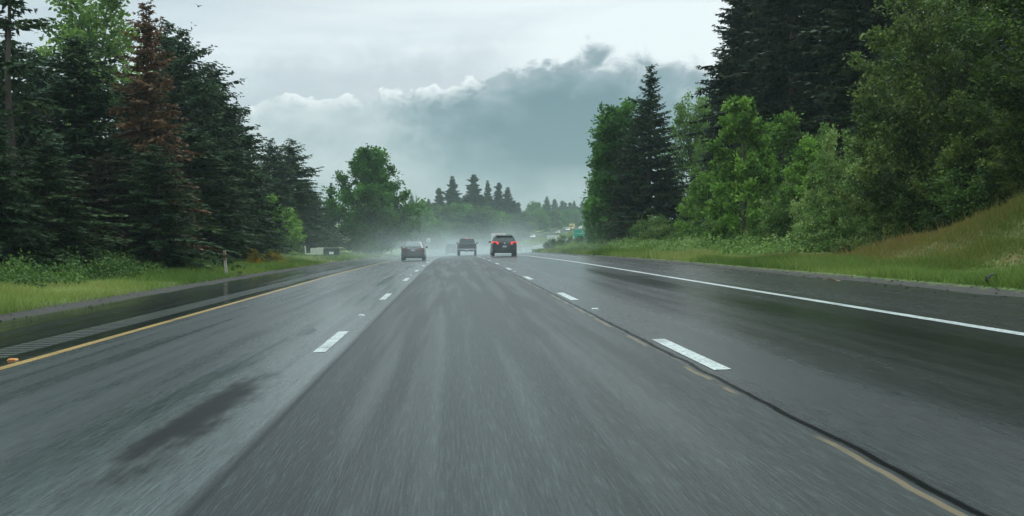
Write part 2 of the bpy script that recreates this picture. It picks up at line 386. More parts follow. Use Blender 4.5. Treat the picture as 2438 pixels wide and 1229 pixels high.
def paint_material(name, col):
    m = bpy.data.materials.new(name); m.use_nodes = True; g = G(m.node_tree); b = g.N['Principled BSDF']
    t = g.node('ShaderNodeTexCoord'); x, y, _ = g.sep(t.outputs['Object'])
    n = g.noise(g.vec(g.mul(x, 40), g.mul(y, 9), 0.0), 1, 4, .7); n2 = g.noise(g.vec(x, g.mul(y, .4), 4.0), 2.5, 4, .6)
    f = g.mul(g.ss(n, .34, .60), g.ss(n2, .28, .54))
    g.put(b.inputs['Base Color'], g.mix(f, tuple(c * .45 for c in col), col)); b.inputs['Roughness'].default_value = .35
    return m
M['white_paint'] = paint_material('white_road_paint', (.66, .69, .67)); M['yellow_paint'] = paint_material('yellow_road_paint', (.50, .30, .07))
def strip(name, uc, wd, Y0, Y1, mat, step=3.0, dz=.004, parent=road, seg=None):
    ys = np.append(np.arange(Y0, Y1, step), Y1)
    if seg:
        mb = MB()
        for k in range(seg):
            a = Y0 + (Y1 - Y0) * k / seg; b = Y0 + (Y1 - Y0) * (k + .955) / seg
            vs = [(float(uu + curve(yy)), yy, float(road_z(uu, yy)) + dz) for uu, yy in ((uc - wd / 2, a), (uc + wd / 2, a), (uc + wd / 2, b), (uc - wd / 2, b))]
            mb.add(vs, [(0, 1, 2, 3)])
        return mb.build(name, mat, parent)
    mb = MB(); vs = []; fs = []
    for i, y in enumerate(ys):
        for uu in (uc - wd / 2, uc + wd / 2): vs.append((float(uu + curve(y)), y, float(road_z(uu, y)) + dz))
        if i: fs.append((2 * i - 2, 2 * i - 1, 2 * i + 1, 2 * i))
    return mb.add(vs, fs).build(name, mat, parent)
strip('edge_line', -5.07, .15, -10, 330, M['yellow_paint'])
strip('edge_line', 5.80, .15, -10, 330, M['white_paint'])
for k in range(0, 19):
    strip('lane_dash', -1.52, .15, 13.0 + 11.8 * k, 13.0 + 11.8 * k + 3.05, M['white_paint'], seg=5 if k < 3 else None)
    strip('lane_dash', 2.32, .15, 9.7 + 11.6 * k, 9.7 + 11.6 * k + 3.05, M['white_paint'])
# raised reflective lane buttons
M['button_w'] = pmat('white_button', (.75, .77, .76), .35); M['button_o'] = pmat('orange_button', (.75, .30, .06), .35)
M['lens'] = pmat('button_lens', (.6, .62, .62), .15); M['lens_o'] = pmat('orange_lens', (.70, .22, .03), .15)
def button(u, Y, mat, label, group):
    t = empty('road_stud', (u + float(curve(Y)), Y, float(road_z(u, Y)) + .002))
    tag(t, label, 'road stud', group)
    MB().box((0, 0, .009), (.11, .10, .018), taper=.72).build('body', mat, t)
    MB().box((0, -.0475, .0095), (.085, .004, .010), Matrix.Rotation(R(-38), 3, 'X')).build('reflector', M['lens_o'] if mat is M['button_o'] else M['lens'], t)
button(2.33, 18.4, M['button_w'], 'white road stud on the tar seam between two dashes beside the slow lane', 'raised road studs')
button(2.33, 41.8, M['button_w'], 'white raised road stud beyond the third dash of the slow lane line', 'raised road studs')
button(-1.55, 19.5, M['button_w'], 'white raised road stud past the ribbed dash of the passing lane line', 'raised road studs')
button(-1.55, 43.2, M['button_w'], 'small far white road stud in the passing lane line', 'raised road studs')
button(-5.30, 13.7, M['button_o'], 'orange road stud just outside the yellow edge line, second from camera', 'orange edge studs')
button(-5.30, 12.75, M['button_o'], 'orange road stud by the yellow edge line at the picture border', 'orange edge studs')

# ------------------------------------------------------------------ vegetation generators
def kites(P, D, Lh, Wd, rng, up=None, roll=.6):
    """leaf shaped quads: base P, direction D, length Lh, width Wd, roughly facing up"""
    n = len(P); D = D / np.linalg.norm(D, axis=1, keepdims=True)
    if up is None: up = np.tile([0, 0, 1.0], (n, 1))
    up = up + rng.normal(0, roll, (n, 3))
    Sd = np.cross(D, up); Sd /= np.linalg.norm(Sd, axis=1, keepdims=True) + 1e-9
    a = P; c = P + D * Lh[:, None]; mid = P + D * (Lh * .45)[:, None]
    b = mid + Sd * (Wd * .5)[:, None]; d = mid - Sd * (Wd * .5)[:, None]
    return np.stack([a, b, c, d], 1).reshape(-1, 3)
def conifer(name, seed, H=16.0, Rb=3.4, z0=.06, power=.85, whorl=.42, nb=6, droop=.32, keep=1.0, tw=.30, wid=.36, irr=.3, mat='fir', bark='bark', clumpy=0.0, skip=None, lean=0.0):
    rng = np.random.default_rng(seed); P = []; D = []; L_ = []; T = []
    lx = rng.normal(0, .15, 2) + lean
    tp = lambda z: np.array([lx[0] * z / H + .05 * math.sin(z), lx[1] * z / H, z])
    tb = MB(); zs = np.linspace(0, H * .985, 14); r0 = .013 * H + .06
    tb.tube([tp(z) for z in zs], [max(.012, r0 * (1 - z / H) ** .9) for z in zs], 8)
    z = z0 * H; az = 0.0
    while z < H * .99:
        t = z / H
        env = Rb * min(1, (1 - t) ** power * (1 - z0) ** -power) * (1 - .35 * math.exp(-((t - z0) / .06) ** 2)) + .28
        n = nb if t < .93 else 5
        wf = rng.uniform(1 - irr, 1 + irr * .4)
        for k in range(n):
            az += 2.399 + rng.normal(0, .3)
            if rng.random() > keep: continue
            L = env * wf * rng.uniform(1 - irr, 1.08)
            if skip and skip(t, az, rng): continue
            up = (.05 + .55 * t ** 2) * L; dr = droop * L * rng.uniform(.7, 1.3) * (1 - .7 * t)
            h = np.array([math.cos(az), math.sin(az), 0]); sd = np.array([-h[1], h[0], 0])
            o = tp(z + rng.uniform(-.6, .6) * whorl)
            dr *= rng.uniform(.6, 1.6); m = max(3, int(L / .18)); s = np.linspace(.12 if L < 1.5 else .22, 1, m) + rng.normal(0, .02, m)
            pts = o + h * (L * s)[:, None] + np.array([0, 0, 1.0]) * (up * s - dr * s * s * 1.0 + .10 * L * s ** 4)[:, None]
            br = rng.uniform(.15, .85)
            if L > 1.2 and rng.random() < .5: tb.tube([o, o + h * L * .5 + Vector((0, 0, up * .5 - dr * .25)), pts[-1]], [.03, .018, .006], 4)
            for side in (-1, 1, 0, 2):
                q = pts + rng.normal(0, .03 + .05 * clumpy, pts.shape)
                ln = tw * (.55 + .9 * (1 - s) ** .6 * min(1.6, L / 1.6)) * rng.uniform(.7, 1.3, m)
                if side == 2:
                    d = h * rng.uniform(.0, .6, (m, 1)) + sd * rng.normal(0, .35, (m, 1)) + np.array([0, 0, -1]) * rng.uniform(.5, 1.1, (m, 1)); ln = ln * .85
                elif side: d = h * .75 + sd * side * rng.uniform(.55, 1.0, (m, 1)) + np.array([0, 0, -1]) * rng.uniform(0.0, .45, (m, 1))
                else:
                    d = h * rng.uniform(.2, 1, (m, 1)) + sd * rng.normal(0, .5, (m, 1)) + np.array([0, 0, 1]) * rng.uniform(-.9, .45, (m, 1)); ln = ln * .8
                P.append(q); D.append(d); L_.append(ln); T.append(np.clip(br + rng.normal(0, .13, m) + .10 * (s - .5), 0, 1))
        z += whorl * (.45 + .75 * (1 - t)) * rng.uniform(.75, 1.25)
    P = np.concatenate(P); D = np.concatenate(D); L_ = np.concatenate(L_); T = np.concatenate(T)
    # every spray is a short fan of three slim leaves
    V = []; TT = []
    for k, (a, f) in enumerate(((0, 1.0), (.5, .75), (-.5, .75))):
        d = D / np.linalg.norm(D, axis=1, keepdims=True); sdv = np.cross(d, [0, 0, 1.0])
        V.append(kites(P, d + sdv * a, L_ * f, L_ * f * wid, rng, roll=1.1)); TT.append(T)
    V = np.concatenate(V); TT = np.concatenate(TT)
    return dict(crown=np_mesh(name + '_crown', V, 4, TT, M[mat]), trunk=tb.mesh(name + '_trunk', M[bark], 60), H=H, W=2 * Rb, wide=1.3)

def broadleaf(name, seed, H=12.0, W=9.0, base=.12, limbs=46, twigs=9, pts=4, leaves=8, leaf=.17, spread=.2, shape=None, mat='maple', bark='barkg', elev=(25, 72), bush=False, tr=.18, droop=.1):
    rng = np.random.default_rng(seed); P = []; T = []; D = []
    shape = shape or (lambda t: (math.sin(math.pi * min(1, max(0, t)) ** .8) ** .55) * (1 - .25 * t))
    tb = MB(); bend = rng.normal(0, .03 * H, 2)
    axis = lambda z: np.array([bend[0] * (z / H) ** 2, bend[1] * (z / H) ** 2, z])
    if not bush: tb.tube([axis(z) for z in np.linspace(0, H * .9, 9)], [max(.02, tr * (1 - k / 9) ** .8) for k in range(9)], 8)
    az = rng.uniform(0, 6)
    lob = rng.uniform(.72, 1.12, 8)
    for i in range(limbs):
        t = (i + .5) / limbs; az += 2.399 + rng.normal(0, .25)
        zt = base + (1 - base) * t                                   # height of the limb's end
        la = lob[int(((az % 6.283) / 6.283) * 8) % 8]
        Rr = W / 2 * shape(t) * rng.uniform(.72, 1.08) * la
        end = axis(zt * H) + np.array([math.cos(az) * Rr, math.sin(az) * Rr, rng.normal(0, .02 * H)])
        e = R(elev[0] + (elev[1] - elev[0]) * t)
        zs = max(.02 * H, end[2] - math.tan(e) * Rr * .8)
        o = np.array([rng.normal(0, .04 * W), rng.normal(0, .04 * W), 0]) if bush else axis(min(zs, H * .86))
        s = np.linspace(0, 1, 6)[:, None]
        c = o + (end - o) * s + np.array([0, 0, 1.0]) * (np.sin(np.pi * s) * droop * np.linalg.norm(end - o)) + rng.normal(0, .02 * W / 2, (6, 3)) * (s * (1 - s) * 4)
        L = np.linalg.norm(end - o)
        tb.tube(list(c), [max(.008, .022 * L ** .6 * (1 - .8 * k / 5)) for k in range(6)], 4)
        lb = rng.uniform(.15, .85)
        for j in range(twigs):
            f = 1 - .8 * rng.random() ** 1.4; kk = f * 5; a = int(min(4, kk)); p0 = c[a] + (c[a + 1] - c[a]) * (kk - a)
            d = (end - o) / (L + 1e-6) * .7 + rng.normal(0, .55, 3) + np.array([0, 0, .15]); d /= np.linalg.norm(d)
            tl = min(.42 * L, .16 * W) * rng.uniform(.4, 1.1) * (1.15 - .5 * f)
            br = lb + rng.normal(0, .12)
            q = p0 + d * (tl * np.linspace(.25, 1, pts))[:, None]
            q = np.repeat(q, leaves, 0) + rng.normal(0, spread, (pts * leaves, 3)) * [1, 1, .75]
            q[:, 2] = np.maximum(q[:, 2], .04)
            P.append(q); D.append(d * .6 + rng.normal(0, .7, q.shape) + [0, 0, -.25]); T.append(np.clip(br + rng.normal(0, .16, len(q)), 0, 1))
    P = np.concatenate(P); D = np.concatenate(D); T = np.concatenate(T); n = len(P)
    Lh = leaf * rng.uniform(.7, 1.4, n)
    V = kites(P, D, Lh, Lh * rng.uniform(.5, .8, n), rng, roll=.8)
    return dict(crown=np_mesh(name + '_crown', V, 4, T, M[mat]), trunk=tb.mesh(name + '_trunk', M[bark], 60), H=H, W=W)

K = {}
K['firA'] = conifer('fir_a', 11, 12, 4.0, .04, .80, nb=8, droop=.50, irr=.34)
K['firB'] = conifer('fir_b', 12, 12, 4.0, .03, .95, nb=8, irr=.40, droop=.60)
K['firC'] = conifer('fir_c', 13, 13, 3.9, .05, .62, nb=8, irr=.48, clumpy=1, tw=.34, droop=.42)
K['open'] = conifer('open_fir', 14, 14, 3.2, .20, .75, nb=5, keep=.62, irr=.5, droop=.65, tw=.36, mat='fir', whorl=.5)
K['rust'] = conifer('rust_fir', 15, 13, 2.9, .05, .8, nb=8, keep=.95, irr=.42, droop=.50, mat='rust', tw=.32, bark='barkr')
K['half'] = conifer('half_dead_fir', 16, 10, 3.6, .05, .75, nb=7, irr=.45, droop=.55, mat='brownfir')
K['spruceA'] = conifer('spruce_a', 17, 15.5, 4.6, .04, 1.05, nb=8, irr=.30, droop=.20, tw=.34)
K['tall'] = conifer('tall_spruce', 18, 20, 4.4, .05, .62, nb=8, irr=.45, droop=.62, mat='spruce', whorl=.44, tw=.34, bark='barkr')
K['tall2'] = conifer('tall_spruce_b', 19, 20, 4.6, .03, .6, nb=8, irr=.42, droop=.60, mat='spruce', whorl=.44, tw=.34)
K['bare'] = conifer('bare_stem_spruce', 20, 21, 3.8, .42, .55, nb=6, irr=.4, droop=.6, mat='spruce', whorl=.5, tw=.36, bark='barkr', keep=.75)
K['far'] = conifer('far_fir', 21, 24, 6.0, .03, .95, nb=7, keep=.95, irr=.5, whorl=.8, tw=.8, wid=.55, droop=.35)
K['far2'] = conifer('far_fir_b', 22, 24, 5.6, .03, .85, nb=7, keep=.92, irr=.55, whorl=.8, tw=.8, wid=.55, clumpy=1, droop=.35)
for k_ in ('far', 'far2'): K[k_]['wide'] = 1.1
spire = lambda t: .12 + .95 * (1 - t) ** .75 if t > .18 else .55 + 2.0 * t
K['maple'] = broadleaf('maple', 31, 13, 10.5, .06, 76, 14, 4, 10, .33, .27, lambda t: (.62 + .5 * math.sin(math.pi * min(1, t * 1.2))) * (1 - max(0, t - .6) * 1.5), 'maple', tr=.22)
K['cotton'] = broadleaf('cottonwood', 32, 16, 7, .15, 46, 10, 4, 9, .26, .26, lambda t: .75 * math.sin(math.pi * min(1, .12 + .8 * t)) ** .6 + .1, 'cotton', elev=(40, 80))
K['spring'] = broadleaf('spring_tree', 33, 7.5, 5.4, .04, 46, 9, 4, 9, .19, .10, spire, 'bright', elev=(28, 66), tr=.11)
K['spring2'] = broadleaf('spring_tree_b', 34, 7, 5, .05, 38, 10, 4, 11, .18, .15, None, 'bright', elev=(35, 75), tr=.10)
K['willow'] = broadleaf('willow', 35, 5.5, 5.5, .02, 44, 11, 4, 11, .15, .12, lambda t: math.sqrt(max(0.02, 1 - (t * .96) ** 2)), 'willow', elev=(38, 80), tr=.08)
K['alder'] = broadleaf('alder', 36, 13, 9.5, .06, 64, 14, 4, 12, .19, .2, lambda t: .55 + .5 * math.sin(math.pi * min(1, t * 1.05)), 'alder', elev=(20, 70), tr=.2)
K['hang'] = broadleaf('overhanging_tree', 37, 12, 8, .25, 50, 10, 4, 9, .17, .2, None, 'hang', elev=(15, 60), tr=.2)
K['black'] = broadleaf('dark_poplar', 38, 11, 5, .03, 60, 10, 4, 9, .24, .22, lambda t: .35 + .75 * (1 - t) ** .7 if t > .22 else .55 + 1.6 * t, 'maple', elev=(40, 78), tr=.14)
K['shrub'] = broadleaf('shrub', 41, 1.6, 2.4, .1, 26, 9, 3, 8, .085, .08, lambda t: math.sqrt(max(.02, 1 - t * t)), 'shrub', bush=True)
K['shrub2'] = broadleaf('shrub_b', 42, 1.8, 2.2, .1, 26, 9, 3, 8, .095, .09, lambda t: .4 + .6 * math.sqrt(max(.02, 1 - t * t)), 'shrub', bush=True)
K['olive'] = broadleaf('olive_shrub', 43, 2.4, 3, .08, 30, 10, 3, 8, .10, .11, lambda t: math.sqrt(max(.02, 1 - t * t)), 'willow', bush=True)
K['broom'] = broadleaf('broom', 44, 1.6, 2.2, .1, 34, 9, 3, 7, .07, .07, lambda t: math.sqrt(max(.02, 1 - t * t)), 'broom', bush=True)
K['farleaf'] = broadleaf('far_leafy', 45, 11, 10, .03, 60, 9, 3, 7, .55, .5, lambda t: math.sqrt(max(.03, 1 - (t * .95) ** 2)), 'maple', elev=(30, 75))
K['farleaf2'] = broadleaf('far_leafy_b', 46, 11, 10, .03, 56, 9, 3, 7, .55, .5, lambda t: .35 + .65 * math.sqrt(max(.03, 1 - t ** 2)), 'shrub', elev=(30, 75))
rnd = random.Random(5)
def plant(kind, name, px, Y, top, width, label, cat='tree', group=None, sink=.08):
    """px: trunk in photo pixels, top: photo row of the tip, width: crown width in photo pixels"""
    k = K[kind]; X = wx(px, Y); z = gz(X, Y) - sink
    H = max(.5, wz(top, Y) - z); sz = H / k['H']; sx = width * Y / F / k['W'] * k.get('wide', 1.0)
    t = empty(name, (X, Y, z), rnd.uniform(0, 6.28)); tag(t, label, cat, group)
    for part in ('trunk', 'crown'):
        nm = {'trunk': 'stem' if cat == 'bush' else 'trunk', 'crown': 'foliage' if cat == 'bush' else 'crown'}[part]
        c = link(nm, k[part], t); c.scale = (sx, sx, sz)
    return t

# ---- the wood beside the passing lane
WL = 'roadside trees beyond the passing lane'
plant('open', 'fir_tree', 28, 42, -150, 330, 'tall thin dark fir with sky showing through its drooping limbs at the picture border', group=WL)
plant('half', 'fir_tree', 60, 46, 232, 330, 'half dead brownish fir below the thin fir with gaps', group=WL)
plant('cotton', 'cottonwood_tree', 215, 84, -45, 330, 'light green leafy cottonwood standing behind the dark firs', group=WL)
plant('firC', 'fir_tree', 185, 50, 95, 420, 'broad dark fir in front of the light green cottonwood', group=WL)
plant('rust', 'fir_tree', 352, 50, 4, 250, 'rust brown dying fir standing among green firs', group=WL)
plant('firB', 'fir_tree', 290, 47, 330, 400, 'dark fir whose limbs cover the foot of the rust brown fir', group=WL)
plant('firA', 'fir_tree', 400, 76, 50, 330, 'bluish dark fir tip rising just behind the rust brown fir', group=WL)
plant('firC', 'fir_tree', 436, 66, 64, 300, 'tall dark fir with clumpy narrow top beside the rust brown fir', group=WL)
plant('firC', 'fir_tree', 505, 72, 152, 290, 'dark clumpy fir on the outer slope of the wood, second highest step', group=WL)
plant('firC', 'fir_tree', 545, 77, 225, 250, 'dark clumpy fir on the outer slope of the wood, middle step', group=WL)
plant('firB', 'fir_tree', 575, 82, 300, 240, 'dark drooping fir on the outer slope of the wood, lowest step', group=WL)
plant('firA', 'fir_tree', 375, 45, 345, 330, 'green fir covering the lower half of the rust brown fir', group=WL)
plant('firA', 'fir_tree', 460, 62, 300, 420, 'wide low fir filling the front of the wood below the clumpy firs', group=WL)
plant('firB', 'fir_tree', 590, 84, 400, 200, 'short fir closing the end of the wood above the yellow broom', group=WL)
plant('half', 'fir_tree', 250, 46, 370, 380, 'low fir with one brownish bough hanging over the undergrowth', group=WL)
plant('firB', 'fir_tree', 110, 38, 330, 420, 'low dark fir over the deepest shade at the picture border', group=WL)
for px, Y, top, wd in ((-60, 46, -60, 420), (90, 62, 120, 460), (330, 72, 180, 420), (500, 86, 240, 360), (180, 60, 260, 420), (560, 92, 350, 260), (-20, 36, 250, 330), (420, 70, 330, 360)):
    plant('firA' if Y % 4 else 'firB', 'fir_tree', px, Y, top, wd, 'dark fir hidden deep in the wood behind the roadside firs', group='inner firs of the wood')
plant('firA', 'fir_tree', 640, 118, 332, 190, 'thin topped fir at the near end of the smaller fir group', group='smaller fir group')
plant('firB', 'fir_tree', 672, 128, 352, 230, 'fir between the two pointed tips of the smaller fir group', group='smaller fir group')
plant('firA', 'fir_tree', 694, 130, 332, 235, 'highest fir of the smaller group past the wood', group='smaller fir group')
plant('firB', 'fir_tree', 728, 138, 425, 180, 'lower fir on the falling side of the smaller fir group', group='smaller fir group')
plant('firA', 'fir_tree', 752, 146, 462, 140, 'last short fir of the smaller fir group', group='smaller fir group')
plant('far', 'fir_tree', 789, 172, 436, 66, 'small slim fir alone beside the big maple', group='smaller fir group')
plant('spring2', 'birch_tree', 640, 98, 468, 105, 'light green young leafy tree at the corner of the wood')
plant('spring2', 'birch_tree', 688, 112, 498, 95, 'second pale leafy tree in front of the smaller fir group')
plant('maple', 'maple_tree', 880, 150, 362, 205, 'big bright green maple standing alone in the spray by the passing lane')
plant('broom', 'broom_bush', 646, 64, 598, 66, 'yellow flowering broom bush at the foot of the wood', 'bush')
plant('broom', 'broom_bush', 606, 60, 594, 40, 'thin yellow broom sprig behind the marker post', 'bush')
# ---- far trees across the valley
FG = 'far leafy trees in the mist'
for px, Y, top, wd, k, lab in (
    (1003, 330, 500, 90, 'farleaf', 'far leafy tree in mist just past the big maple'), (1055, 400, 493, 95, 'farleaf2', 'far leafy tree below the twin dark fir tips'),
    (1098, 410, 488, 90, 'farleaf', 'round pale far tree below the sharpest fir'), (1140, 405, 497, 85, 'farleaf2', 'round far tree above the black pickup'),
    (1180, 450, 505, 80, 'farleaf', 'far leafy tree above the white box truck'), (1214, 470, 512, 70, 'farleaf2', 'last far leafy tree before the rising road'),
    (975, 250, 520, 90, 'farleaf2', 'misty leafy tree under the maple beside the sedan'), (1030, 300, 530, 90, 'farleaf', 'low misty leafy tree behind the speed sign'),
    (1085, 350, 535, 90, 'farleaf2', 'low misty tree right behind the pickup roof'), (1272, 640, 484, 55, 'farleaf', 'hazy yellowish leafy tree left of the far hillside firs')):
    plant(k, 'leafy_tree', px, Y, top, wd, lab, group=FG)
FC = 'far firs on the skyline'
for px, Y, top, wd, k, lab in (
    (980, 520, 466, 36, 'far', 'single hazy fir tip beside the maple on the skyline'), (1004, 560, 474, 36, 'far2', 'low hazy fir tip on the skyline near the maple'),
    (1020, 560, 474, 40, 'far', 'blunt hazy fir on the skyline left of the dark cluster'), (1047, 460, 448, 55, 'far2', 'shorter of the twin dark firs on the skyline'),
    (1076, 460, 420, 62, 'far', 'taller of the twin dark firs on the skyline'), (1126, 470, 416, 66, 'far2', 'sharpest and highest far fir in the middle of the skyline'),
    (1106, 480, 466, 55, 'far', 'low fir between the two high skyline tips'), (1160, 480, 430, 42, 'far', 'slim fir leaning beside the sharpest fir'),
    (1186, 480, 435, 50, 'far2', 'narrow dark fir third from the end of the skyline cluster'), (1210, 480, 446, 56, 'far', 'dark fir at the sloping end of the skyline cluster'),
    (1232, 500, 482, 44, 'far2', 'lowest fir ending the skyline cluster'), (1090, 500, 470, 70, 'far', 'dense dark fir under the taller twin fir'), (1150, 500, 470, 70, 'far2', 'dense dark fir under the sharpest fir'), (1200, 505, 475, 60, 'far', 'dense dark fir under the narrow fir'),
    (1302, 760, 468, 34, 'far', 'pale blue fir with the highest tip on the far hillside'), (1321, 780, 474, 30, 'far2', 'pale blue fir next to the highest hillside tip'),
    (1340, 800, 478, 34, 'far', 'pale blue fir in the middle of the far hillside'), (1358, 810, 482, 34, 'far2', 'pale blue fir near the cottonwood edge'), (1372, 820, 492, 30, 'far', 'last pale blue fir beside the dark poplar')):
    plant(k, 'fir_tree', px, Y, top, wd * 1.6, lab, group=FC)
for i in range(46):                                         # closed wood on the far slope
    px = 960 + 470 * i / 45 + rnd.uniform(-6, 6); Y = 620 + 260 * max(0, (px - 1230) / 200) + rnd.uniform(-20, 60)
    if px < 1230: Y = rnd.uniform(530, 600)
    plant(rnd.choice(('far', 'far2')), 'fir_tree', px, Y, rnd.uniform(478, 496) + (10 if 1235 < px < 1290 else 0), 44, 'hazy fir in the closed wood on the far slope', group='closed wood on the far slope')
for i, Y in enumerate(np.linspace(455, 800, 17)):
    uu = -31.5 - (i % 3) * 2.5; X = uu + float(curve(Y)); px = PX0 + X * F / Y
    plant(('farleaf', 'farleaf2')[i % 2], 'leafy_tree', px, float(Y), 512 + 10 * math.sin(i * 1.9) - i * .2, 60 - i * 1.6, 'hazy leafy tree lining the far carriageway', group='hazy trees lining the far carriageway')
# ---- the wood beside the slow lane
WR = 'roadside trees beyond the slow lane'
plant('black', 'poplar_tree', 1466, 97, 255, 185, 'dark green poplar with leafy ragged edge against the sky', group=WR)
plant('black', 'poplar_tree', 1430, 101, 350, 100, 'lower poplar bush reaching over the green exit sign', group=WR)
plant('spruceA', 'spruce_tree', 1543, 90, 158, 250, 'pointed spruce with a sharp tip rising alone into the cloud', group=WR)
plant('firB', 'fir_tree', 1506, 93, 330, 120, 'dense dark fir between the poplar and the pointed spruce', group=WR)
plant('half', 'fir_tree', 1488, 92, 350, 90, 'brown flecked fir under the dark poplar', group=WR)
plant('firA', 'fir_tree', 1590, 94, 400, 150, 'low dark fir at the foot of the pointed spruce', group=WR)
plant('cotton', 'cottonwood_tree', 1650, 112, 232, 160, 'pale yellow green cottonwood behind the pointed spruce', group=WR)
plant('cotton', 'cottonwood_tree', 1690, 118, 215, 110, 'second pale cottonwood touching the tall spruce', group=WR)
plant('tall', 'spruce_tree', 1768, 74, -60, 260, 'tall brownish spruce edging the sky with drooping boughs', group=WR)
plant('tall2', 'spruce_tree', 1720, 80, 300, 150, 'brown lower spruce under the tall edge spruce', group=WR)
plant('bare', 'spruce_tree', 1893, 66, -160, 300, 'tall spruce with a long bare brown stem', group=WR)
plant('tall2', 'spruce_tree', 1850, 76, -130, 300, 'dark tall spruce between the edge spruce and the bare stem', group=WR)
plant('tall', 'spruce_tree', 1985, 64, -160, 330, 'dark tall spruce right behind the alder crown', group=WR)
plant('tall2', 'spruce_tree', 2090, 56, -300, 380, 'very tall dark spruce behind the big alder', group=WR)
for px, Y, top, wd in ((1810, 92, -60, 330), (1930, 84, -150, 350), (2050, 76, -200, 400), (2180, 62, -300, 460), (2320, 52, -300, 500), (2450, 46, -300, 500), (2560, 44, -300, 500), (1760, 96, 120, 260), (2120, 50, 120, 340), (2250, 46, 150, 380)):
    plant('tall2' if px % 20 else 'firA', 'spruce_tree', px, Y, top, wd, 'dark spruce deep in the wood behind the alder and bare stem', group='inner spruces of the wood')
plant('spring', 'young_maple', 1772, 54, 236, 250, 'bright green young tree with a narrow feathery top', group=WR)
plant('spring2', 'young_maple', 1868, 60, 278, 210, 'bright green rounded tree beside the feathery young tree', group=WR)
plant('spring2', 'young_maple', 1690, 68, 410, 150, 'fresh green small tree between the spruce and feathery tree', group=WR)
plant('spring', 'young_maple', 1640, 86, 470, 110, 'small fresh green tree at the foot of the pointed spruce', group=WR)
plant('spring2', 'young_maple', 1930, 50, 330, 190, 'soft green leafy tree in front of the dark spruces', group=WR)
plant('willow', 'willow_tree', 1990, 46, 318, 190, 'grey green willow with upright tips below the bare stem', group=WR)
plant('willow', 'willow_tree', 2075, 41, 395, 230, 'wide grey green willow at the start of the grass bank', group=WR)
plant('willow', 'willow_tree', 1905, 50, 440, 200, 'low willow on the verge under the soft green tree', group=WR)
plant('alder', 'alder_tree', 2230, 35, -30, 420, 'big olive green alder hanging over the grass bank', group=WR)
plant('alder', 'alder_tree', 2170, 38, 190, 320, 'lower olive alder in the shade of the big alder', group=WR)
plant('hang', 'alder_tree', 2490, 27, -190, 560, 'dark overhanging tree with bright leaves at the picture corner', group=WR)
plant('alder', 'alder_tree', 2360, 33, 230, 330, 'shaded alder above the crest of the grass bank', group=WR)
plant('alder', 'alder_tree', 2500, 30, 120, 330, 'shaded alder at the picture border above the bank', group=WR)
plant('olive', 'shrub', 1562, 84, 516, 140, 'olive yellow shrub at the foot of the pointed spruce', 'bush', 'shrubs along the verge')
plant('olive', 'shrub', 1640, 80, 528, 100, 'round olive shrub next to the small fresh green tree', 'bush', 'shrubs along the verge')
plant('olive', 'shrub', 1720, 62, 508, 150, 'pale shrub under the feathery young tree', 'bush', 'shrubs along the verge')
plant('olive', 'shrub', 1840, 52, 510, 160, 'pale shrub in front of the rounded tree', 'bush', 'shrubs along the verge')
plant('olive', 'shrub', 1965, 45, 500, 170, 'silvery shrub beneath the grey green willow', 'bush', 'shrubs along the verge')
plant('olive', 'shrub', 2080, 40, 490, 150, 'dark shrub where the bank meets the willow', 'bush', 'shrubs along the verge')
plant('shrub2', 'shrub', 2190, 34, 445, 170, 'dark shrub on the bank under the big alder', 'bush', 'shrubs along the verge')
plant('shrub2', 'shrub', 2300, 31, 400, 190, 'dark shrub on the crest of the grass bank', 'bush', 'shrubs along the verge')
plant('willow', 'willow_tree', 2150, 37, 420, 190, 'yellow green willow bush reaching over the foot of the bank', group=WR)
plant('olive', 'shrub', 2030, 41, 545, 120, 'low yellowish shrub at the very start of the grass bank', 'bush', 'shrubs along the verge')
plant('shrub', 'bramble', 1315, 128, 570, 50, 'low bramble at the tip of the verge beside the white trailer', 'bush', 'brambles around the exit sign')
plant('shrub2', 'bramble', 1345, 126, 562, 60, 'bramble hiding the foot of the green exit sign', 'bush', 'brambles around the exit sign')
plant('shrub', 'bramble', 1385, 122, 563, 70, 'bramble in front of the green exit sign', 'bush', 'brambles around the exit sign')
plant('shrub2', 'bramble', 1415, 115, 546, 44, 'tall bramble shoot rising beside the green exit sign', 'bush', 'brambles around the exit sign')
plant('shrub', 'bramble', 1450, 108, 573, 90, 'bramble beside the brown marker post', 'bush', 'brambles around the exit sign')

# ---- low ground cover as stuff
def cover(name, spots, mat, leaf, label, cat):
    rng = np.random.default_rng(7); P = []; T = []
    for X, Y, h, r, n in spots:
        a = rng.uniform(0, 6.283, n); q = np.sqrt(rng.random(n)) * r; hz = h * np.sqrt(np.clip(1 - (q / r) ** 2, .05, 1)) * rng.uniform(.25, 1.05, n)
        x = X + np.cos(a) * q; y = Y + np.sin(a) * q * 1.4
        P.append(np.stack([x, y, ground_z(x, y) + hz], -1)); T.append(np.clip(rng.uniform(.2, .8) + rng.normal(0, .16, n), 0, 1))
    P = np.concatenate(P); T = np.concatenate(T); n = len(P); Lh = leaf * rng.uniform(.6, 1.5, n)
    D = rng.normal(0, 1, (n, 3)) + [0, 0, .1]
    o = link(name, np_mesh(name, kites(P, D, Lh, Lh * .65, rng, roll=.7), 4, T, M[mat])); tag(o, label, cat, kind='stuff'); return o
rg = np.random.default_rng(3); sp = []
for Y in np.arange(17, 54, .55):
    for k in range(3):
        uu = -10.6 - rg.random() * 3.4 - (0.5 if Y < 26 else 0); sp.append((uu, Y + rg.normal(0, .4), rg.uniform(.30, .95) * (1.25 if rg.random() < .2 else .85), rg.uniform(.4, .8), 130))
cover('undergrowth', sp, 'shrub', .085, 'low leafy salal undergrowth along the foot of the fir wood', 'undergrowth')
sp = []
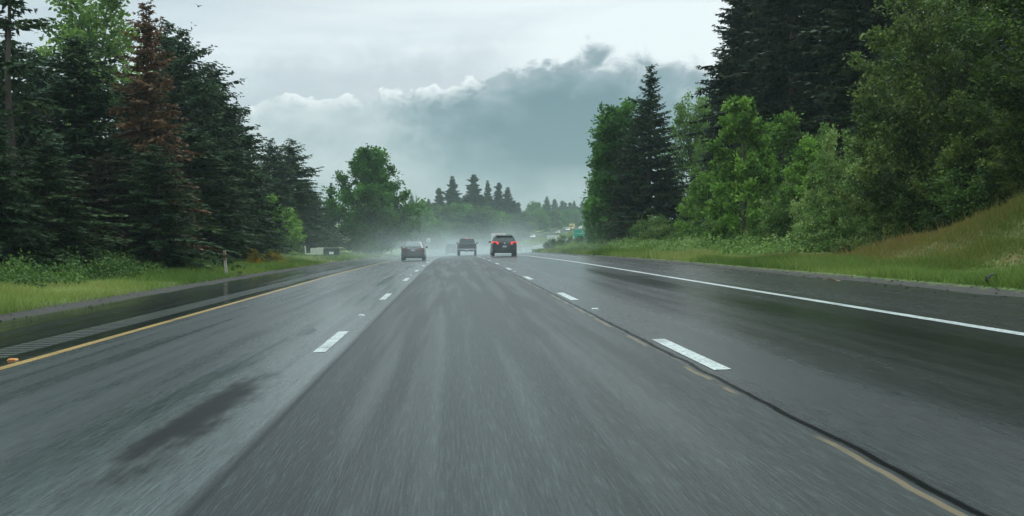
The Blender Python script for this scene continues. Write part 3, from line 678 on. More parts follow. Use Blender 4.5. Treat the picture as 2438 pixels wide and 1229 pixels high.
for Y in np.arange(44, 135, .8):
    for k in range(3):
        uu = 11.0 + rg.random() * 3.0 + max(0, (60 - Y) * .02); sp.append((uu + float(curve(Y)), Y + rg.normal(0, .4), rg.uniform(.35, 1.0), rg.uniform(.5, .9), 100))
cover('undergrowth', sp, 'willow', .12, 'low pale undergrowth along the verge of the slow lane', 'undergrowth')

def blades(name, regions, mat, label, cat):
    rng = np.random.default_rng(9); V = []; T = []
    for u0, u1, Y0, Y1, n, h, wd, tf in regions:
        Y = Y0 * (Y1 / Y0) ** rng.random(n); u = rng.uniform(u0, u1, n)
        u = np.where((u > RR - .3) & (u < RR + 1), u + np.abs(rng.normal(0, .12, n)), u)
        X = u + curve(Y); z = ground_z(X, Y) - .02
        cl = wob(X * 2.3, Y * 2.1) * .5 + .5; cl2 = wob(X * .8 + 9, Y * .7 + 3) * .5 + .5
        Hh = h * rng.uniform(.4, 1.4, n) * (.25 + 1.3 * cl ** 1.5); Wd = wd * np.maximum(1, Y / 28) * rng.uniform(.7, 1.4, n)
        a = rng.uniform(0, 6.283, n); ln = rng.normal(0, .4, (n, 2)) * Hh[:, None]
        b = np.stack([X, Y, z], -1); s = np.stack([np.cos(a) * Wd, np.sin(a) * Wd, np.zeros(n)], -1)
        tip = b + np.stack([ln[:, 0], ln[:, 1], Hh], -1)
        V.append(np.stack([b - s, b + s, tip], 1).reshape(-1, 3)); T.append(np.clip(tf + (cl2 - .5) * 1.3 + rng.normal(0, .17, n), 0, 1))
    o = link(name, np_mesh(name, np.concatenate(V), 3, np.concatenate(T), M[mat])); tag(o, label, cat, kind='stuff'); return o
blades('grass', [(-11.2, RL - .35, 12, 75, 52000, .20, .012, .4), (-22, RL - .4, 70, 150, 26000, .16, .014, .35)], 'grass', 'short bright grass beside the passing lane shoulder', 'grass')
blades('grass', [(RR + .4, 10.9, 14, 60, 60000, .26, .012, .5), (RR + .3, 11.2, 55, 140, 22000, .30, .014, .45)], 'grass', 'bright verge grass beside the slow lane shoulder', 'grass')
blades('grass', [(10.5, 16.5, 17, 42, 110000, .17, .012, .60), (10.5, 16.5, 17, 42, 3000, .38, .012, .6)], 'drygrass', 'olive and reddish long grass on the roadside bank', 'grass')
blades('grass', [(-14, -6.2, 250, 640, 9000, .4, .02, .4), (-60, -28, 255, 500, 5000, .5, .02, .4)], 'grass', 'misty grass median between the two far carriageways', 'grass')

def stones(spans, label):
    rng = np.random.default_rng(21); V = []; T = []
    for u0, u1, Y0, Y1, n, r in spans:
        Y = Y0 * (Y1 / Y0) ** rng.random(n); u = rng.normal((u0 + u1) / 2, (u1 - u0) / 3.2, n); X = u + curve(Y)
        z = np.maximum(ground_z(X, Y), road_z(u, Y)); rr = r * rng.uniform(.4, 1.6, n) ** 1.5
        for k in range(n):
            a = rng.uniform(0, 6.28); q = [np.array([X[k] + rr[k] * math.cos(a + i * 1.57) * rng.uniform(.7, 1.3), Y[k] + rr[k] * math.sin(a + i * 1.57) * rng.uniform(.7, 1.3), z[k] - .01]) for i in range(4)]
            tp_ = [np.array([X[k], Y[k], z[k]]) + (p - [X[k], Y[k], z[k]]) * .6 + [0, 0, rr[k] * rng.uniform(.5, 1.0)] for p in q]
            for f in ((q[0], q[1], tp_[1], tp_[0]), (q[1], q[2], tp_[2], tp_[1]), (q[2], q[3], tp_[3], tp_[2]), (q[3], q[0], tp_[0], tp_[3]), tuple(tp_)): V.extend(f); T.append(rng.random())
    o = link('gravel', np_mesh('gravel', np.array(V), 4, T, M['clod'])); tag(o, label, 'gravel', kind='stuff')
M['clod'] = leaf_mat('soil_clods', (.012, .010, .008), (.035, .028, .022), (.12, .095, .06), 0, .8, .3, rnd=0)
stones([(7.9, 9.1, 13, 90, 420, .017), (6.4, 8.6, 13, 60, 90, .011)], 'dark soil clods and gravel along the slow lane shoulder edge')
stones([(-8.7, -7.6, 11, 90, 380, .017)], 'dark soil clods and gravel along the passing lane shoulder edge')

# ------------------------------------------------------------------ vehicles
M['glass'] = pmat('dark_car_glass', (.02, .026, .028), .06, spec=.7, var=.05)
M['sheenglass'] = pmat('painted_sheen_glass', (.20, .24, .24), .06, spec=1.0, var=.05)  # base lightened in place of the sky reflected in a sloping rear window
M['tyre'] = pmat('tyre_rubber', (.016, .016, .017), .75)
M['rim'] = pmat('wheel_rim', (.45, .46, .47), .35, .8)
M['blackp'] = pmat('black_plastic', (.018, .019, .02), .6)
M['chrome'] = pmat('chrome', (.75, .76, .77), .18, 1.0)
M['plate'] = pmat('number_plate', (.58, .64, .70), .45, var=.25, vscale=30)
M['redlens'] = pmat('red_lens', (.42, .02, .018), .2, emit=(1, .06, .04), es=.10)
M['redlit'] = pmat('lit_red_lens', (.5, .02, .018), .2, emit=(1, .05, .05), es=1.5)
M['whitelens'] = pmat('white_lens', (.75, .76, .76), .2)
M['headlit'] = pmat('lit_headlamp', (.9, .85, .7), .2, emit=(1, .80, .45), es=2.5)
M['headwhite'] = pmat('lit_white_headlamp', (.9, .9, .85), .2, emit=(1, .93, .75), es=1.6)
M['marker'] = pmat('red_marker_lamp', (.6, .05, .04), .3, emit=(1, .12, .08), es=1.2)
def paint(name, c, rough=.28, metal=.25): return pmat(name, c, rough, metal, coat=.3, var=.06)
def ring_xz(y, hw, zb, zt, rt, rb, n=4, crown=.03):
    pts = []
    for cx, cz, r, a0 in ((hw, zb, rb, -90), (hw, zt, rt, 0), (-hw, zt, rt, 90), (-hw, zb, rb, 180)):
        sx = 1 if cx > 0 else -1; sz = 1 if cz == zt else -1
        for k in range(n + 1):
            a = R(a0 + 90 * k / n); x = cx - sx * r + r * math.cos(a); z = cz - sz * r + r * math.sin(a)
            if sz > 0: z += crown * (1 - (x / hw) ** 2)
            pts.append((x, y, z))
    return pts
def ring_xy(z, y0, y1, hw, r, n=5, bow=.05):
    pts = []
    for cx, cy, a0 in ((hw, y0, -90), (hw, y1, 0), (-hw, y1, 90), (-hw, y0, 180)):
        sx = 1 if cx > 0 else -1; sy = 1 if cy == y1 else -1
        for k in range(n + 1):
            a = R(a0 + 90 * k / n); x = cx - sx * r + r * math.cos(a); y = cy - sy * r + r * math.sin(a)
            y += sy * bow * (1 - (x / hw) ** 2); pts.append((x, y, z))
    return pts
def wheel(parent, x, y, r, wd, side):
    t = MB()
    prof_ = [(-.5, .80), (-.5, .93), (-.36, 1.0), (.36, 1.0), (.5, .93), (.5, .80)]
    ringsL = [[(x + wd * a, y + r * b * math.cos(2 * math.pi * k / 22), r + r * b * math.sin(2 * math.pi * k / 22)) for k in range(22)] for a, b in prof_]
    o = t.rings(ringsL).build('wheel', M['tyre'], parent, 40)
    rm = MB(); xo = x + side * wd * .505
    rm.cyl((xo, y, r), (1, 0, 0), r * .16, .02, 12)
    for k in range(6):
        a = 2 * math.pi * k / 6; rm.box((xo, y + .36 * r * math.cos(a), r + .36 * r * math.sin(a)), (.018, .60 * r, .12 * r), Matrix.Rotation(a, 3, 'X'))
    rm.tube([(xo, y + .70 * r * math.cos(2 * math.pi * k / 20), r + .70 * r * math.sin(2 * math.pi * k / 20)) for k in range(21)], .05 * r, 5)
    rm.build('rim', M['rim'], o)
def quad(parent, name, mat, pts, out=(0, 0, 0), th=.012):
    """a thin solid pane from four corners, set proud along 'out'"""
    o = Vector(out); a = [Vector(p) + o * .006 for p in pts]; b = [p + o * th for p in a]
    return MB().add(a + b, [(3, 2, 1, 0), (4, 5, 6, 7), (0, 1, 5, 4), (1, 2, 6, 5), (2, 3, 7, 6), (3, 0, 4, 7)]).build(name, mat, parent)
def lerp(a, b, t): return a + (b - a) * t
def car(name, label, cat, Y, u, col, spec, group='cars driving away in the spray', rz=0.0, lit=False, oncoming=False, small=False):
    c = float(curve(Y)); zr = float(road_z(u, Y)) if not oncoming else gz(u + c, Y) + .065
    t = empty(name, (u + c, Y, zr), heading(Y) + (math.pi if oncoming else 0)); tag(t, label, cat, group)
    s = spec; L, W = s['L'], s['W']
    pm = paint(name + '_paint', col)
    body = MB().rings([ring_xz(*q) for q in s['st']]).build('body', pm, t, 35)
    (by0, by1, bw, bz), (ty0, ty1, tw, tz) = s['gb'], s['gt']
    rs = []
    for f in (0, .25, .5, .75, .93, 1.0):
        e = f if f < .94 else f; wv = lerp(bw, tw, f); y0 = lerp(by0, ty0, f); y1 = lerp(by1, ty1, f)
        sh = {1.0: .06, .93: .0}.get(f, 0); rs.append(ring_xy(lerp(bz, tz, f), y0 + sh, y1 - sh, wv - sh, .16 * (1 - .2 * f)))
    rs.append(ring_xy(tz + .02, ty0 + .25, ty1 - .25, tw - .2, .1))
    MB().rings(rs).build('cabin', pm, t, 40)
    def P(side, f, yend): return None
    # rear window, windscreen, side windows (thin panes on the cabin)
    fa, fb = s.get('glass', (.12, .88))
    def gy(f, rear): return lerp(by0, ty0, f) if rear else lerp(by1, ty1, f)
    def gw(f): return lerp(bw, tw, f)
    for rear, nm in ((True, 'rear_window'), (False, 'windscreen')):
        sg = -1 if rear else 1; mb = MB(); n = 7; vs = []
        for f in (fa, fb):
            for k in range(n):
                x = (gw(f) - .15) * (2 * k / (n - 1) - 1); yy = gy(f, rear) + sg * (.05 * (1 - (x / gw(f)) ** 2) + .014)
                vs.append((x, yy, lerp(bz, tz, f)))
        vs += [(x, y - sg * .03, z) for x, y, z in vs]
        fs = []
        for k in range(n - 1):
            q = (k, k + 1, n + k + 1, n + k); fs.append(q if rear else q[::-1])
            fs.append(tuple(2 * n + i for i in (q[::-1] if rear else q)))
        mb.add(vs, fs).build(nm, M['sheenglass'] if s.get('pale') and rear else M['glass'], t)
    for sd in (-1, 1):
        ym = lerp(gy(.1, True), gy(.1, False), .48)
        for a, b in ((0, .46), (.50, 1)):
            pts = []
            for f, e in ((.12, a), (.12, b), (.86, b), (.86, a)):
                y0, y1 = gy(f, True) + .22, gy(f, False) - .24; pts.append((sd * gw(f), lerp(y0, y1, e), lerp(bz, tz, f)))
            quad(t, 'side_window', M['glass'], pts if sd > 0 else pts[::-1], (sd, 0, .2))
        MB().box((sd * (W / 2 + .06), s['mir'][0], s['mir'][1]), (.20, .10, .14), taper=.85).build('mirror', pm if not s.get('bigmir') else M['blackp'], t)
        for yw in s['wh']:
            wheel(t, sd * (W / 2 - .12), yw, s['wr'], .23, sd)
        for (x0, x1, z0, z1, d) in s['tl']:
            yb = s['tly']; pts = [(sd * x0, yb, z0), (sd * x1, yb + d, z0 + .02), (sd * x1, yb + d, z1), (sd * x0, yb, z1 - .03)]
            lamp = MB(); q = [Vector(p) for p in pts]; bk = [p + Vector((0, .12, 0)) for p in q]
            o2 = lamp.add(q + bk, [(0, 1, 2, 3), (7, 6, 5, 4), (0, 4, 5, 1), (1, 5, 6, 2), (2, 6, 7, 3), (3, 7, 4, 0)]).build('tail_light', M['redlit'] if lit else M['redlens'], t)
            if s.get('rev'): MB().box((sd * (x0 + x1) / 2, yb - .004 + d / 2, z0 - .02), (abs(x1 - x0) * .6, .05, .05)).build('reversing_lens', M['whitelens'], o2)
        yf = L
        MB().box((sd * (W / 2 - .28), yf - .10, s['hl']), (.36, .16, .14), taper=.8).build('headlight', M['headlit'] if oncoming else M['whitelens'], t)
    pz, py_ = s['plate']
    MB().box((0, py_, pz), (.31, .02, .155)).build('number_plate', M['plate'], t)
    bz0, bz1 = s['bump']
    MB().rings([ring_xy(z, -.06, .30, W / 2 - .03 - (.04 if z in (bz0, bz1) else 0), .10) for z in (bz0, bz0 + .04, bz1 - .04, bz1)]).build('rear_bumper', M['chrome'] if s.get('chromebump') else pm, t, 40)
    MB().box((0, .3, bz0 - .05), (W * .78, .5, .14)).build('underside', M['blackp'], t)
    return t
SEDAN = dict(pale=True, L=4.8, W=1.82, st=[(.0, .74, .50, .92, .12, .1), (.05, .84, .40, 1.02, .14, .1), (.45, .90, .27, 1.06, .14, .1), (1.3, .91, .24, 1.0, .16, .1), (3.3, .91, .24, .98, .16, .1), (4.2, .88, .26, .84, .16, .1), (4.65, .82, .34, .70, .14, .1), (4.8, .7, .42, .6, .08, .06)],
    gb=(.62, 3.55, .82, 1.0), gt=(1.30, 2.55, .60, 1.46), wh=(.95, 3.85), wr=.33, tl=[(.52, .86, .80, .98, .10)], tly=-.02, hl=.66, plate=(.82, -.02), bump=(.34, .66), mir=(3.15, 1.03))
VAN = dict(L=5.08, W=1.99, st=[(.0, .86, .55, 1.08, .12, .1), (.05, .94, .42, 1.13, .12, .1), (.4, .985, .30, 1.15, .14, .1), (1.3, .995, .24, 1.12, .16, .1), (3.6, .995, .24, 1.06, .16, .1), (4.4, .95, .28, .96, .18, .1), (4.9, .88, .36, .78, .14, .1), (5.08, .74, .45, .62, .08, .06)],
    gb=(.06, 4.25, .92, 1.10), gt=(.42, 3.0, .70, 1.63), glass=(.06, .80), wh=(.98, 4.0), wr=.35, tl=[(.50, .985, .96, 1.18, .16)], tly=-.04, hl=.74, plate=(.78, -.02), bump=(.40, .72), mir=(3.5, 1.14), rev=True)
SUV = dict(VAN, L=4.6, W=1.86, st=[(.0, .80, .55, 1.02, .12, .1), (.05, .88, .42, 1.08, .12, .1), (.4, .92, .32, 1.10, .14, .1), (1.3, .93, .27, 1.06, .16, .1), (3.1, .93, .27, 1.04, .16, .1), (3.9, .90, .30, .98, .18, .1), (4.45, .84, .38, .82, .14, .1), (4.6, .72, .45, .66, .08, .06)],
    gb=(.10, 3.5, .86, 1.04), gt=(.42, 2.5, .67, 1.68), wh=(.9, 3.65), tl=[(.60, .90, .86, 1.08, .10)], mir=(2.95, 1.08), rev=False, plate=(.86, -.02))
PICK = dict(L=5.5, W=1.94, st=[(.0, .95, .66, 1.26, .05, .05), (.04, .965, .60, 1.28, .05, .05), (2.0, .97, .52, 1.28, .06, .06), (2.25, .97, .52, 1.20, .1, .08), (3.9, .97, .52, 1.18, .12, .08), (4.6, .95, .52, 1.10, .12, .08), (5.4, .92, .55, 1.02, .1, .08), (5.5, .86, .6, .94, .06, .05)],
    gb=(2.05, 4.15, .86, 1.18), gt=(2.22, 3.55, .68, 1.80), glass=(.14, .84), wh=(.95, 4.45), wr=.39, tl=[(.80, .955, .86, 1.16, .05)], tly=-.015, hl=.88, plate=(.66, -.085), bump=(.60, .74), mir=(3.7, 1.32), chromebump=True, bigmir=True)
def at_u(px, Y): return wx(px, Y) - float(curve(Y))
sed = car('sedan_car', 'dark brown grey sedan in the passing lane with chrome strip over its plate', 'car', 86, at_u(983, 86), (.17, .158, .158), SEDAN)
MB().box((0, -.035, .93), (.84, .03, .05)).build('chrome_strip', M['chrome'], sed)
MB().box((0, .42, 1.105), (1.2, .16, .03)).build('boot_spoiler', paint('spoiler_paint', (.17, .158, .158)), sed)
van = car('minivan_car', 'dark green grey minivan with roof rack and bright red tail lights', 'minivan', 90, at_u(1201.5, 90), (.026, .034, .035), VAN, lit=True)
rk = MB()
for sd in (-1, 1): rk.tube([(sd * .60, .75, 1.63), (sd * .60, .9, 1.70), (sd * .60, 2.6, 1.70), (sd * .60, 2.75, 1.63)], .02, 6)
for yy in (1.0, 2.4): rk.tube([(-.60, yy, 1.70), (.60, yy, 1.70)], .018, 6)
rk.build('roof_rack', M['blackp'], van)
MB().box((0, .36, 1.625), (1.30, .26, .05)).build('roof_spoiler', paint('van_spoiler_paint', (.026, .034, .035)), van)
MB().box((0, -.035, 1.045), (.14, .02, .075), taper=.7).build('emblem', M['chrome'], van)
MB().tube([(-.02, .10, 1.17), (.25, .16, 1.21), (.5, .20, 1.20)], .012, 5).build('wiper', M['blackp'], van)
MB().box((0, -.05, .93), (.9, .02, .03)).build('hatch_lip', M['blackp'], van)
pk = car('pickup_truck', 'black pickup with chrome rear bumper and wide mirrors in the middle lane', 'pickup', 115, at_u(1111.5, 115), (.014, .016, .017), PICK)
MB().box((0, 2.2, 1.78), (.30, .03, .04)).build('brake_lamp', M['marker'], pk)
MB().box((0, -.03, 1.02), (1.5, .02, .40)).build('tailgate', paint('tailgate_paint', (.014, .016, .017)), pk)
MB().box((0, -.05, .47), (.10, .24, .10)).build('tow_hitch', M['blackp'], pk)
car('suv_car', 'dark suv half hidden in spray behind the black pickup', 'car', 170, at_u(1074, 170), (.05, .055, .06), SUV)
car('hatchback_car', 'red car peeping out behind the dark minivan', 'car', 225, at_u(1231, 225), (.32, .05, .035), SUV)
car('hatchback_car', 'small brownish grey car alone in the slow lane past the minivan', 'car', 270, at_u(1259, 270), (.10, .075, .07), SUV)

M['boxwhite'] = pmat('white_box_panel', (.72, .73, .70), .45, var=.08, vscale=3)
def box_truck(name, label, Y, u, H, oncoming=False, col=M['boxwhite'], L=7.5, group='trucks in the spray', lamps=True, cabcol=(.6, .6, .58)):
    c = float(curve(Y)); zr = float(road_z(u, Y)) if not oncoming else gz(u + c, Y) + .065
    t = empty(name, (u + c, Y, zr), heading(Y) + (math.pi if oncoming else 0)); tag(t, label, 'truck', group)
    b = MB().box((0, L / 2, (H + 1.0) / 2), (2.44, L, H - 1.0)).build('cargo_box', col, t)
    MB().box((0, -.022, (H + 1.0) / 2), (2.20, .03, H - 1.25)).build('rear_door', pmat(name + '_door', (.60, .62, .60), .5), b)
    for xx in (-.35, .35): MB().cyl((xx, -.06, (H + 1) / 2), (0, 0, 1), .025, H - 1.4, 8).build('lock_bar', M['chrome'], b)
    for sd in (-1, 1): MB().box((sd * 1.19, -.018, (H + 1) / 2), (.06, .05, H - 1.02)).build('corner_post', M['chrome'], b)
    if lamps:
        for xx in (-1.12, -.2, 0, .2, 1.12): MB().box((xx, -.04, H - .08), (.16, .04, .09)).build('marker_lamp', M['marker'], b)
    cab = MB().rings([ring_xz(L + .12, 1.12, .7, 2.5, .2, .1), (ring_xz(L + 1.1, 1.12, .6, 2.55, .2, .1)), ring_xz(L + 1.55, 1.1, .55, 1.55, .15, .1), ring_xz(L + 2.2, 1.0, .55, 1.35, .15, .1)]).build('cab', paint(name + '_cab', cabcol), t, 40)
    a = Vector((0, L + 1.1, 2.4)); quad(cab, 'windscreen', M['glass'], [(1.0, L + 1.53, 1.62), (-1.0, L + 1.53, 1.62), (-.95, L + 1.14, 2.44), (.95, L + 1.14, 2.44)], (0, .8, .35))
    for sd in (-1, 1):
        MB().box((sd * .8, L + 2.18, .95), (.32, .12, .2)).build('headlight', M['headwhite'] if oncoming else M['whitelens'], cab)
        MB().box((sd * 1.35, L + 1.0, 1.9), (.16, .10, .42)).build('mirror', M['blackp'], t)
        MB().box((sd * .95, .02, .78), (.26, .06, .14)).build('tail_light', M['redlens'], t)
        for yw in (1.6, L + .9): wheel(t, sd * 1.02, yw, .48, .32, sd)
    MB().box((0, L / 2, .84), (1.0, L, .28)).build('chassis', M['blackp'], t)
    MB().box((0, -.03, .52), (2.2, .1, .12)).build('underrun_bar', M['blackp'], t)
    return t
box_truck('box_truck', 'white box truck with red marker lamps ahead of the minivan', 240, at_u(1183, 240), 4.1)
box_truck('box_truck', 'white trailer truck half hidden behind the verge brambles', 318, at_u(1312, 318), 3.95, lamps=False, L=11)
OG = 'oncoming vehicles with lit headlights'
car('suv_car', 'oncoming car with two orange lit headlights on the rising road', 'car', 520, at_u(1330, 520), (.25, .24, .23), SUV, OG, oncoming=True)
box_truck('box_truck', 'oncoming yellow truck with lit headlights high on the rising road', 610, at_u(1363, 610), 3.4, True, pmat('yellow_panel', (.62, .48, .12), .5), 6, OG, cabcol=(.62, .48, .12))
car('suv_car', 'oncoming white car with lit headlights beside the yellow truck', 'car', 585, at_u(1353, 585), (.62, .63, .62), SUV, OG, oncoming=True)
car('suv_car', 'oncoming pale car above the green exit sign', 'car', 640, at_u(1383, 640), (.5, .5, .5), SUV, OG, oncoming=True)
car('sedan_car', 'oncoming white car in thick mist low on the rising road', 'car', 440, at_u(1271, 440), (.6, .62, .62), SEDAN, OG, oncoming=True)

# ------------------------------------------------------------------ signs, posts, boxes, debris, bird
M['post'] = pmat('weathered_post', (.42, .39, .32), .85, var=.3, vscale=14); M['brownpost'] = pmat('brown_post', (.11, .07, .045), .85, var=.3, vscale=14)
M['amber'] = pmat('rusty_reflector', (.24, .10, .045), .5); M['galv'] = pmat('galvanised_steel', (.42, .43, .43), .5, .6)
M['signgreen'] = pmat('sign_green', (.0, .34, .24), .4, var=.05); M['signwhite'] = pmat('sign_white', (.80, .82, .80), .4, var=.04); M['signblack'] = pmat('sign_black', (.02, .02, .02), .4)
def marker(px, Y, top, bot, lean, mats, label):
    X = wx(px, Y); z = gz(X, Y); H = wz(top, Y) - z
    t = empty('marker_post', (X, Y, z)); t.rotation_euler = (0, lean, 0); tag(t, label, 'marker post', 'roadside marker posts')
    MB().rings([ring_xy(zz, -.04 * k, .04 * k, .055 * k, .012 * k, 2, 0) for zz, k in ((-.2, 1), (H - .02, 1), (H, .8))]).build('post', mats[0], t)
    if mats[1]:
        MB().box((0, -.046, H - .20), (.10, .012, .36)).build('reflector', mats[1], t)
marker(539, 44.5, 597, 662, R(-5), (M['post'], M['amber']), 'pale wooden marker post with a rust orange reflector before the yellow broom')
marker(1435, 88, 570, 611, R(-4), (M['brownpost'], None), 'plain dark brown post in the verge near the exit sign')
def text(parent, name, body, size, loc, mat):
    cu = bpy.data.curves.new(name, 'FONT'); cu.body = body; cu.size = size; cu.align_x = 'LEFT'; cu.align_y = 'CENTER'; cu.extrude = .004
    cu.materials.append(mat); tmp = bpy.data.objects.new(name + '_curve', cu); COL.objects.link(tmp); bpy.context.view_layer.update()
    me = bpy.data.meshes.new_from_object(tmp.evaluated_get(bpy.context.evaluated_depsgraph_get())); bpy.data.objects.remove(tmp)
    if not me.materials: me.materials.append(mat)
    o = link(name, me, parent); o.location = loc; o.rotation_euler = (R(90), 0, 0); return o
Y = 140.0; X0, X1 = wx(1367, Y), wx(1424, Y); zt, zb = wz(547.5, Y), wz(567.5, Y)
t = empty('exit_sign', ((X0 + X1) / 2, Y, gz((X0 + X1) / 2, Y)), R(-3)); tag(t, 'green exit sign with white lettering half hidden by the poplar', 'road sign')
gzs = t.location.z; hw = (X1 - X0) / 2; zc = (zt + zb) / 2 - gzs; hh = (zt - zb) / 2
pn = MB().box((0, 0, zc), (2 * hw, .04, 2 * hh)).build('panel', M['signgreen'], t)
MB().box((0, -.024, zc + .10), (2 * hw - .06, .008, .035)).build('divider', M['signwhite'], pn)
text(pn, 'lettering', 'EXIT', .32, (-hw + .92, -.028, zc + hh - .22), M['signwhite'])
text(pn, 'lettering', 'Tualatin', .36, (-hw + .70, -.028, zc - .16), M['signwhite'])
for xx in (-hw * .6, hw * .6): MB().box((xx, .08, zc / 2), (.10, .10, zc + hh * 1.6)).build('post', M['galv'], t)
Y = 190.0; X = wx(1020, Y); t = empty('speed_sign', (X, Y, gz(X, Y))); tag(t, 'small white speed sign in the mist between sedan and pickup', 'road sign')
zc = wz(572, Y) - t.location.z
pn = MB().box((0, 0, zc), (.64, .02, .72)).build('panel', M['signwhite'], t)
fr = MB()
for xx, zz, a, b in ((0, .33, .58, .02), (0, -.33, .58, .02), (.28, 0, .02, .68), (-.28, 0, .02, .68)): fr.box((xx, -.014, zc + zz), (a, .006, b))
fr.build('border', M['signblack'], pn)
text(pn, 'lettering', '55', .40, (-.23, -.016, zc - .05), M['signblack'])
MB().box((0, .05, zc / 2 + .1), (.08, .06, zc + .3)).build('post', M['galv'], t)
# storage box on the grass
M['ivory'] = pmat('ivory_panel', (.62, .62, .55), .6, var=.1); M['slate'] = pmat('slate_panel', (.045, .055, .06), .6)
Y = 112.0; X = wx(770, Y); t = empty('storage_box', (X, Y, gz(X, Y)), R(0)); tag(t, 'low storage box with ivory end and slate side standing on the grass', 'storage box')
h = wz(590, Y) - t.location.z; sc_ = Y / F
bd = MB().rings([ring_xz(-.02, 36 * sc_ / 2, .03, h - .05, .05, .02), ring_xz(.9, 36 * sc_ / 2, .03, h - .05, .05, .02)]).build('body', M['slate'], t); bd.location = (18 * sc_ + .05, 0, 0)
MB().box((0.05 + 18 * sc_, .44, h - .02), (37 * sc_, 1.0, .05)).build('lid', M['galv'], t)
for k, xx in enumerate((-8 * sc_, -23.5 * sc_)):
    e = MB().rings([ring_xz(-.06 - .0, 7.4 * sc_, .02, h, .10, .02), ring_xz(.9, 7.4 * sc_, .02, h, .10, .02)]).build('end_panel', M['ivory'], t, 40); e.location = (xx, 0, 0); e.scale = (1, 1, 1 - .06 * k)
MB().box((19 * sc_, -.06, h * .34), (11 * sc_, .02, 6 * sc_)).build('notice', M['signwhite'], t)
X = wx(738, 110); t = empty('plank', (X, 110, gz(X, 110))); tag(t, 'white plank with an orange edge lying before the storage box', 'plank')
MB().box((0, 0, .10), (21 * sc_, .3, .09), Matrix.Rotation(R(-4), 3, 'Y')).build('board', M['signwhite'], t)
MB().box((0, .02, .165), (21 * sc_, .2, .03), Matrix.Rotation(R(-4), 3, 'Y')).build('edge_strip', M['amber'], t)
X = wx(728, 111); t = MB().rings([ring_xy(z, -.05, .05, .06, .015, 2, 0) for z in (-.1, .8, .86)]).build('stake', M['ivory'])
t.location = (X, 111, gz(X, 111)); t.rotation_euler = (0, R(-5), 0); tag(t, 'thin pale stake standing beside the storage box', 'stake')
# tyre shred and bark strip
Y = 18.9; X = wx(2365, Y); rs = []
for k in range(17):
    a = R(-35 + 250 * k / 16); cx_, cz_ = .115 * math.cos(a), .075 + .075 * math.sin(a); nx, nz = math.cos(a), math.sin(a)
    ww = .05 + .012 * math.sin(k * 2.1); th = .016 + .004 * math.sin(k * 3.3)
    rs.append([(cx_, -ww, cz_), (cx_, ww, cz_), (cx_ + nx * th, ww * .9, cz_ + nz * th), (cx_ + nx * th * 1.3, 0, cz_ + nz * th * 1.3), (cx_ + nx * th, -ww * .9, cz_ + nz * th)])
t = MB().rings(rs).build('tyre_shred', M['tyre'], None, 50); t.location = (X, Y, gz(X, Y) + .02); t.rotation_euler = (0, 0, R(15)); tag(t, 'curled black shred of tyre tread lying on the shoulder edge', 'tyre shred')
M['barkstrip'] = pmat('fresh_bark', (.42, .27, .15), .7, var=.3, vscale=20)
Y = 24.2; X = wx(1980, Y); rs = []
for k in range(9):
    s = k / 8; x = (s - .5) * .36; ww = .035 * math.sin(math.pi * (.08 + .86 * s)) + .006; zz = .015 + .02 * math.sin(s * 5)
    rs.append([(x, -ww + .02 * math.sin(4 * s), zz), (x, ww + .02 * math.sin(4 * s), zz - .004), (x, ww * .8, zz + .014), (x, -ww * .8, zz + .018)])
t = MB().rings(rs).build('bark_strip', M['barkstrip'], None, 50); t.location = (X, Y, float(road_z(X, Y)) + .005); tag(t, 'tan strip of bark lying on the wet shoulder', 'bark')
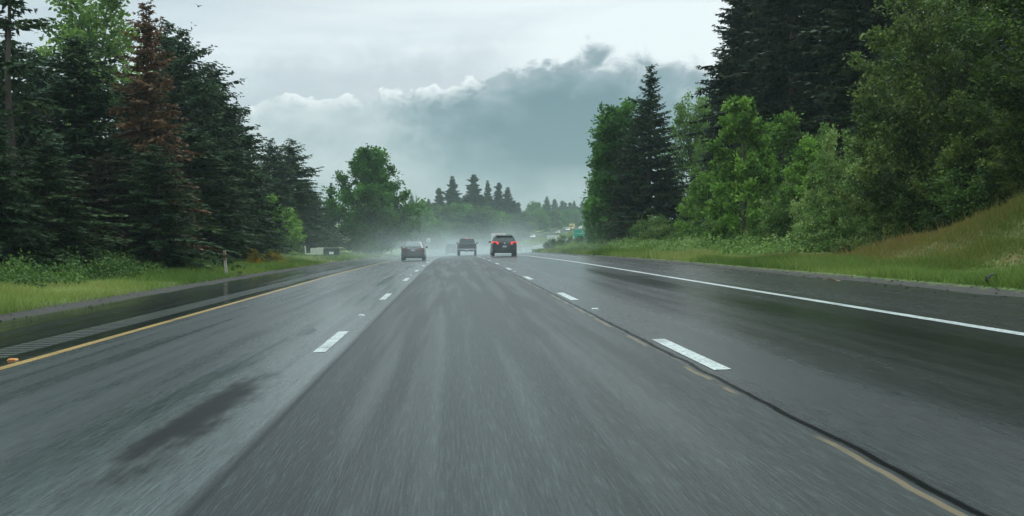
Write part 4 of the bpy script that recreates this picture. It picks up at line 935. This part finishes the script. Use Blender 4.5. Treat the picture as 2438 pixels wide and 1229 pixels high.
# bird
M['bird'] = pmat('dark_plumage', (.03, .04, .045), .7)
Y = 60.0; bx_, bz_ = wx(472, Y), wz(15, Y); t = empty('bird', (bx_, Y, bz_)); tag(t, 'dark bird gliding high beside the fir tops', 'bird')
MB().tube([(0, -.16, 0), (0, -.10, .0), (0, 0, .0), (0, .09, .0), (0, .15, .01), (0, .19, .0)], [.012, .03, .042, .035, .022, .004], 8).build('body', M['bird'], t, 60)
for sd, dz, ln in ((-1, .16, .19), (1, .03, .20)):
    MB().rings([[(sd * .02, -.05, .0), (sd * .02, .06, .0), (sd * .02, .05, .018), (sd * .02, -.04, .015)], [(sd * ln * .55, -.06, dz * .6), (sd * ln * .55, .05, dz * .6), (sd * ln * .55, .04, dz * .6 + .014), (sd * ln * .55, -.05, dz * .6 + .012)], [(sd * ln, -.07, dz), (sd * ln, -.02, dz), (sd * ln, -.025, dz + .006), (sd * ln, -.06, dz + .006)]]).build('wing', M['bird'], t)

# ------------------------------------------------------------------ air: haze and spray
hz = MB().box((60, 410, 26), (420, 900, 62)).build('haze', bpy.data.materials.new('haze'))
def volume(m, dens, col, aniso=0.0):
    m.use_nodes = True; g = G(m.node_tree); g.N.clear(); o = g.node('ShaderNodeOutputMaterial'); v = g.node('ShaderNodeVolumePrincipled')
    g.put(v.inputs['Color'], col); v.inputs['Anisotropy'].default_value = aniso
    d = dens(g) if callable(dens) else dens
    g.put(v.inputs['Density'], d); g.L.new(v.outputs[0], o.inputs['Volume']); return m
volume(hz.data.materials[0], .00035, (.82, .97, .98)); tag(hz, 'thin pale rain haze filling the valley', 'haze', kind='stuff')
def spray_density(g):
    geo = g.node('ShaderNodeNewGeometry'); x, y, z = g.sep(geo.outputs['Position'])
    a = g.m('MAXIMUM', g.sub(y, 90), 0.0); u = g.sub(x, g.mul(g.mul(a, a), 4.4e-4))
    n = g.noise(g.vec(g.mul(x, .16), g.mul(y, .05), g.mul(z, .25)), 1, 3, .55)
    h = g.m('POWER', 2.718, g.mul(g.m('MAXIMUM', g.add(z, .8), 0.0), -.72))
    across = g.ss(g.m('ABSOLUTE', u), 15, 6)
    along = g.mul(g.add(g.mul(g.ss(y, 60, 86), .48), g.mul(g.ss(y, 112, 165), .75)), g.ss(y, 270, 150))
    return g.mul(g.mul(g.mul(h, across), along), g.mul(g.ss(n, .30, .72), .085))
spm = bpy.data.materials.new('road_spray'); volume(spm, spray_density, (.90, .97, .985))
spo = MB().box((14, 200, 3.4), (62, 270, 11)).build('road_spray', spm); tag(spo, 'white tyre spray hanging over the wet road around the traffic', 'spray', kind='stuff')
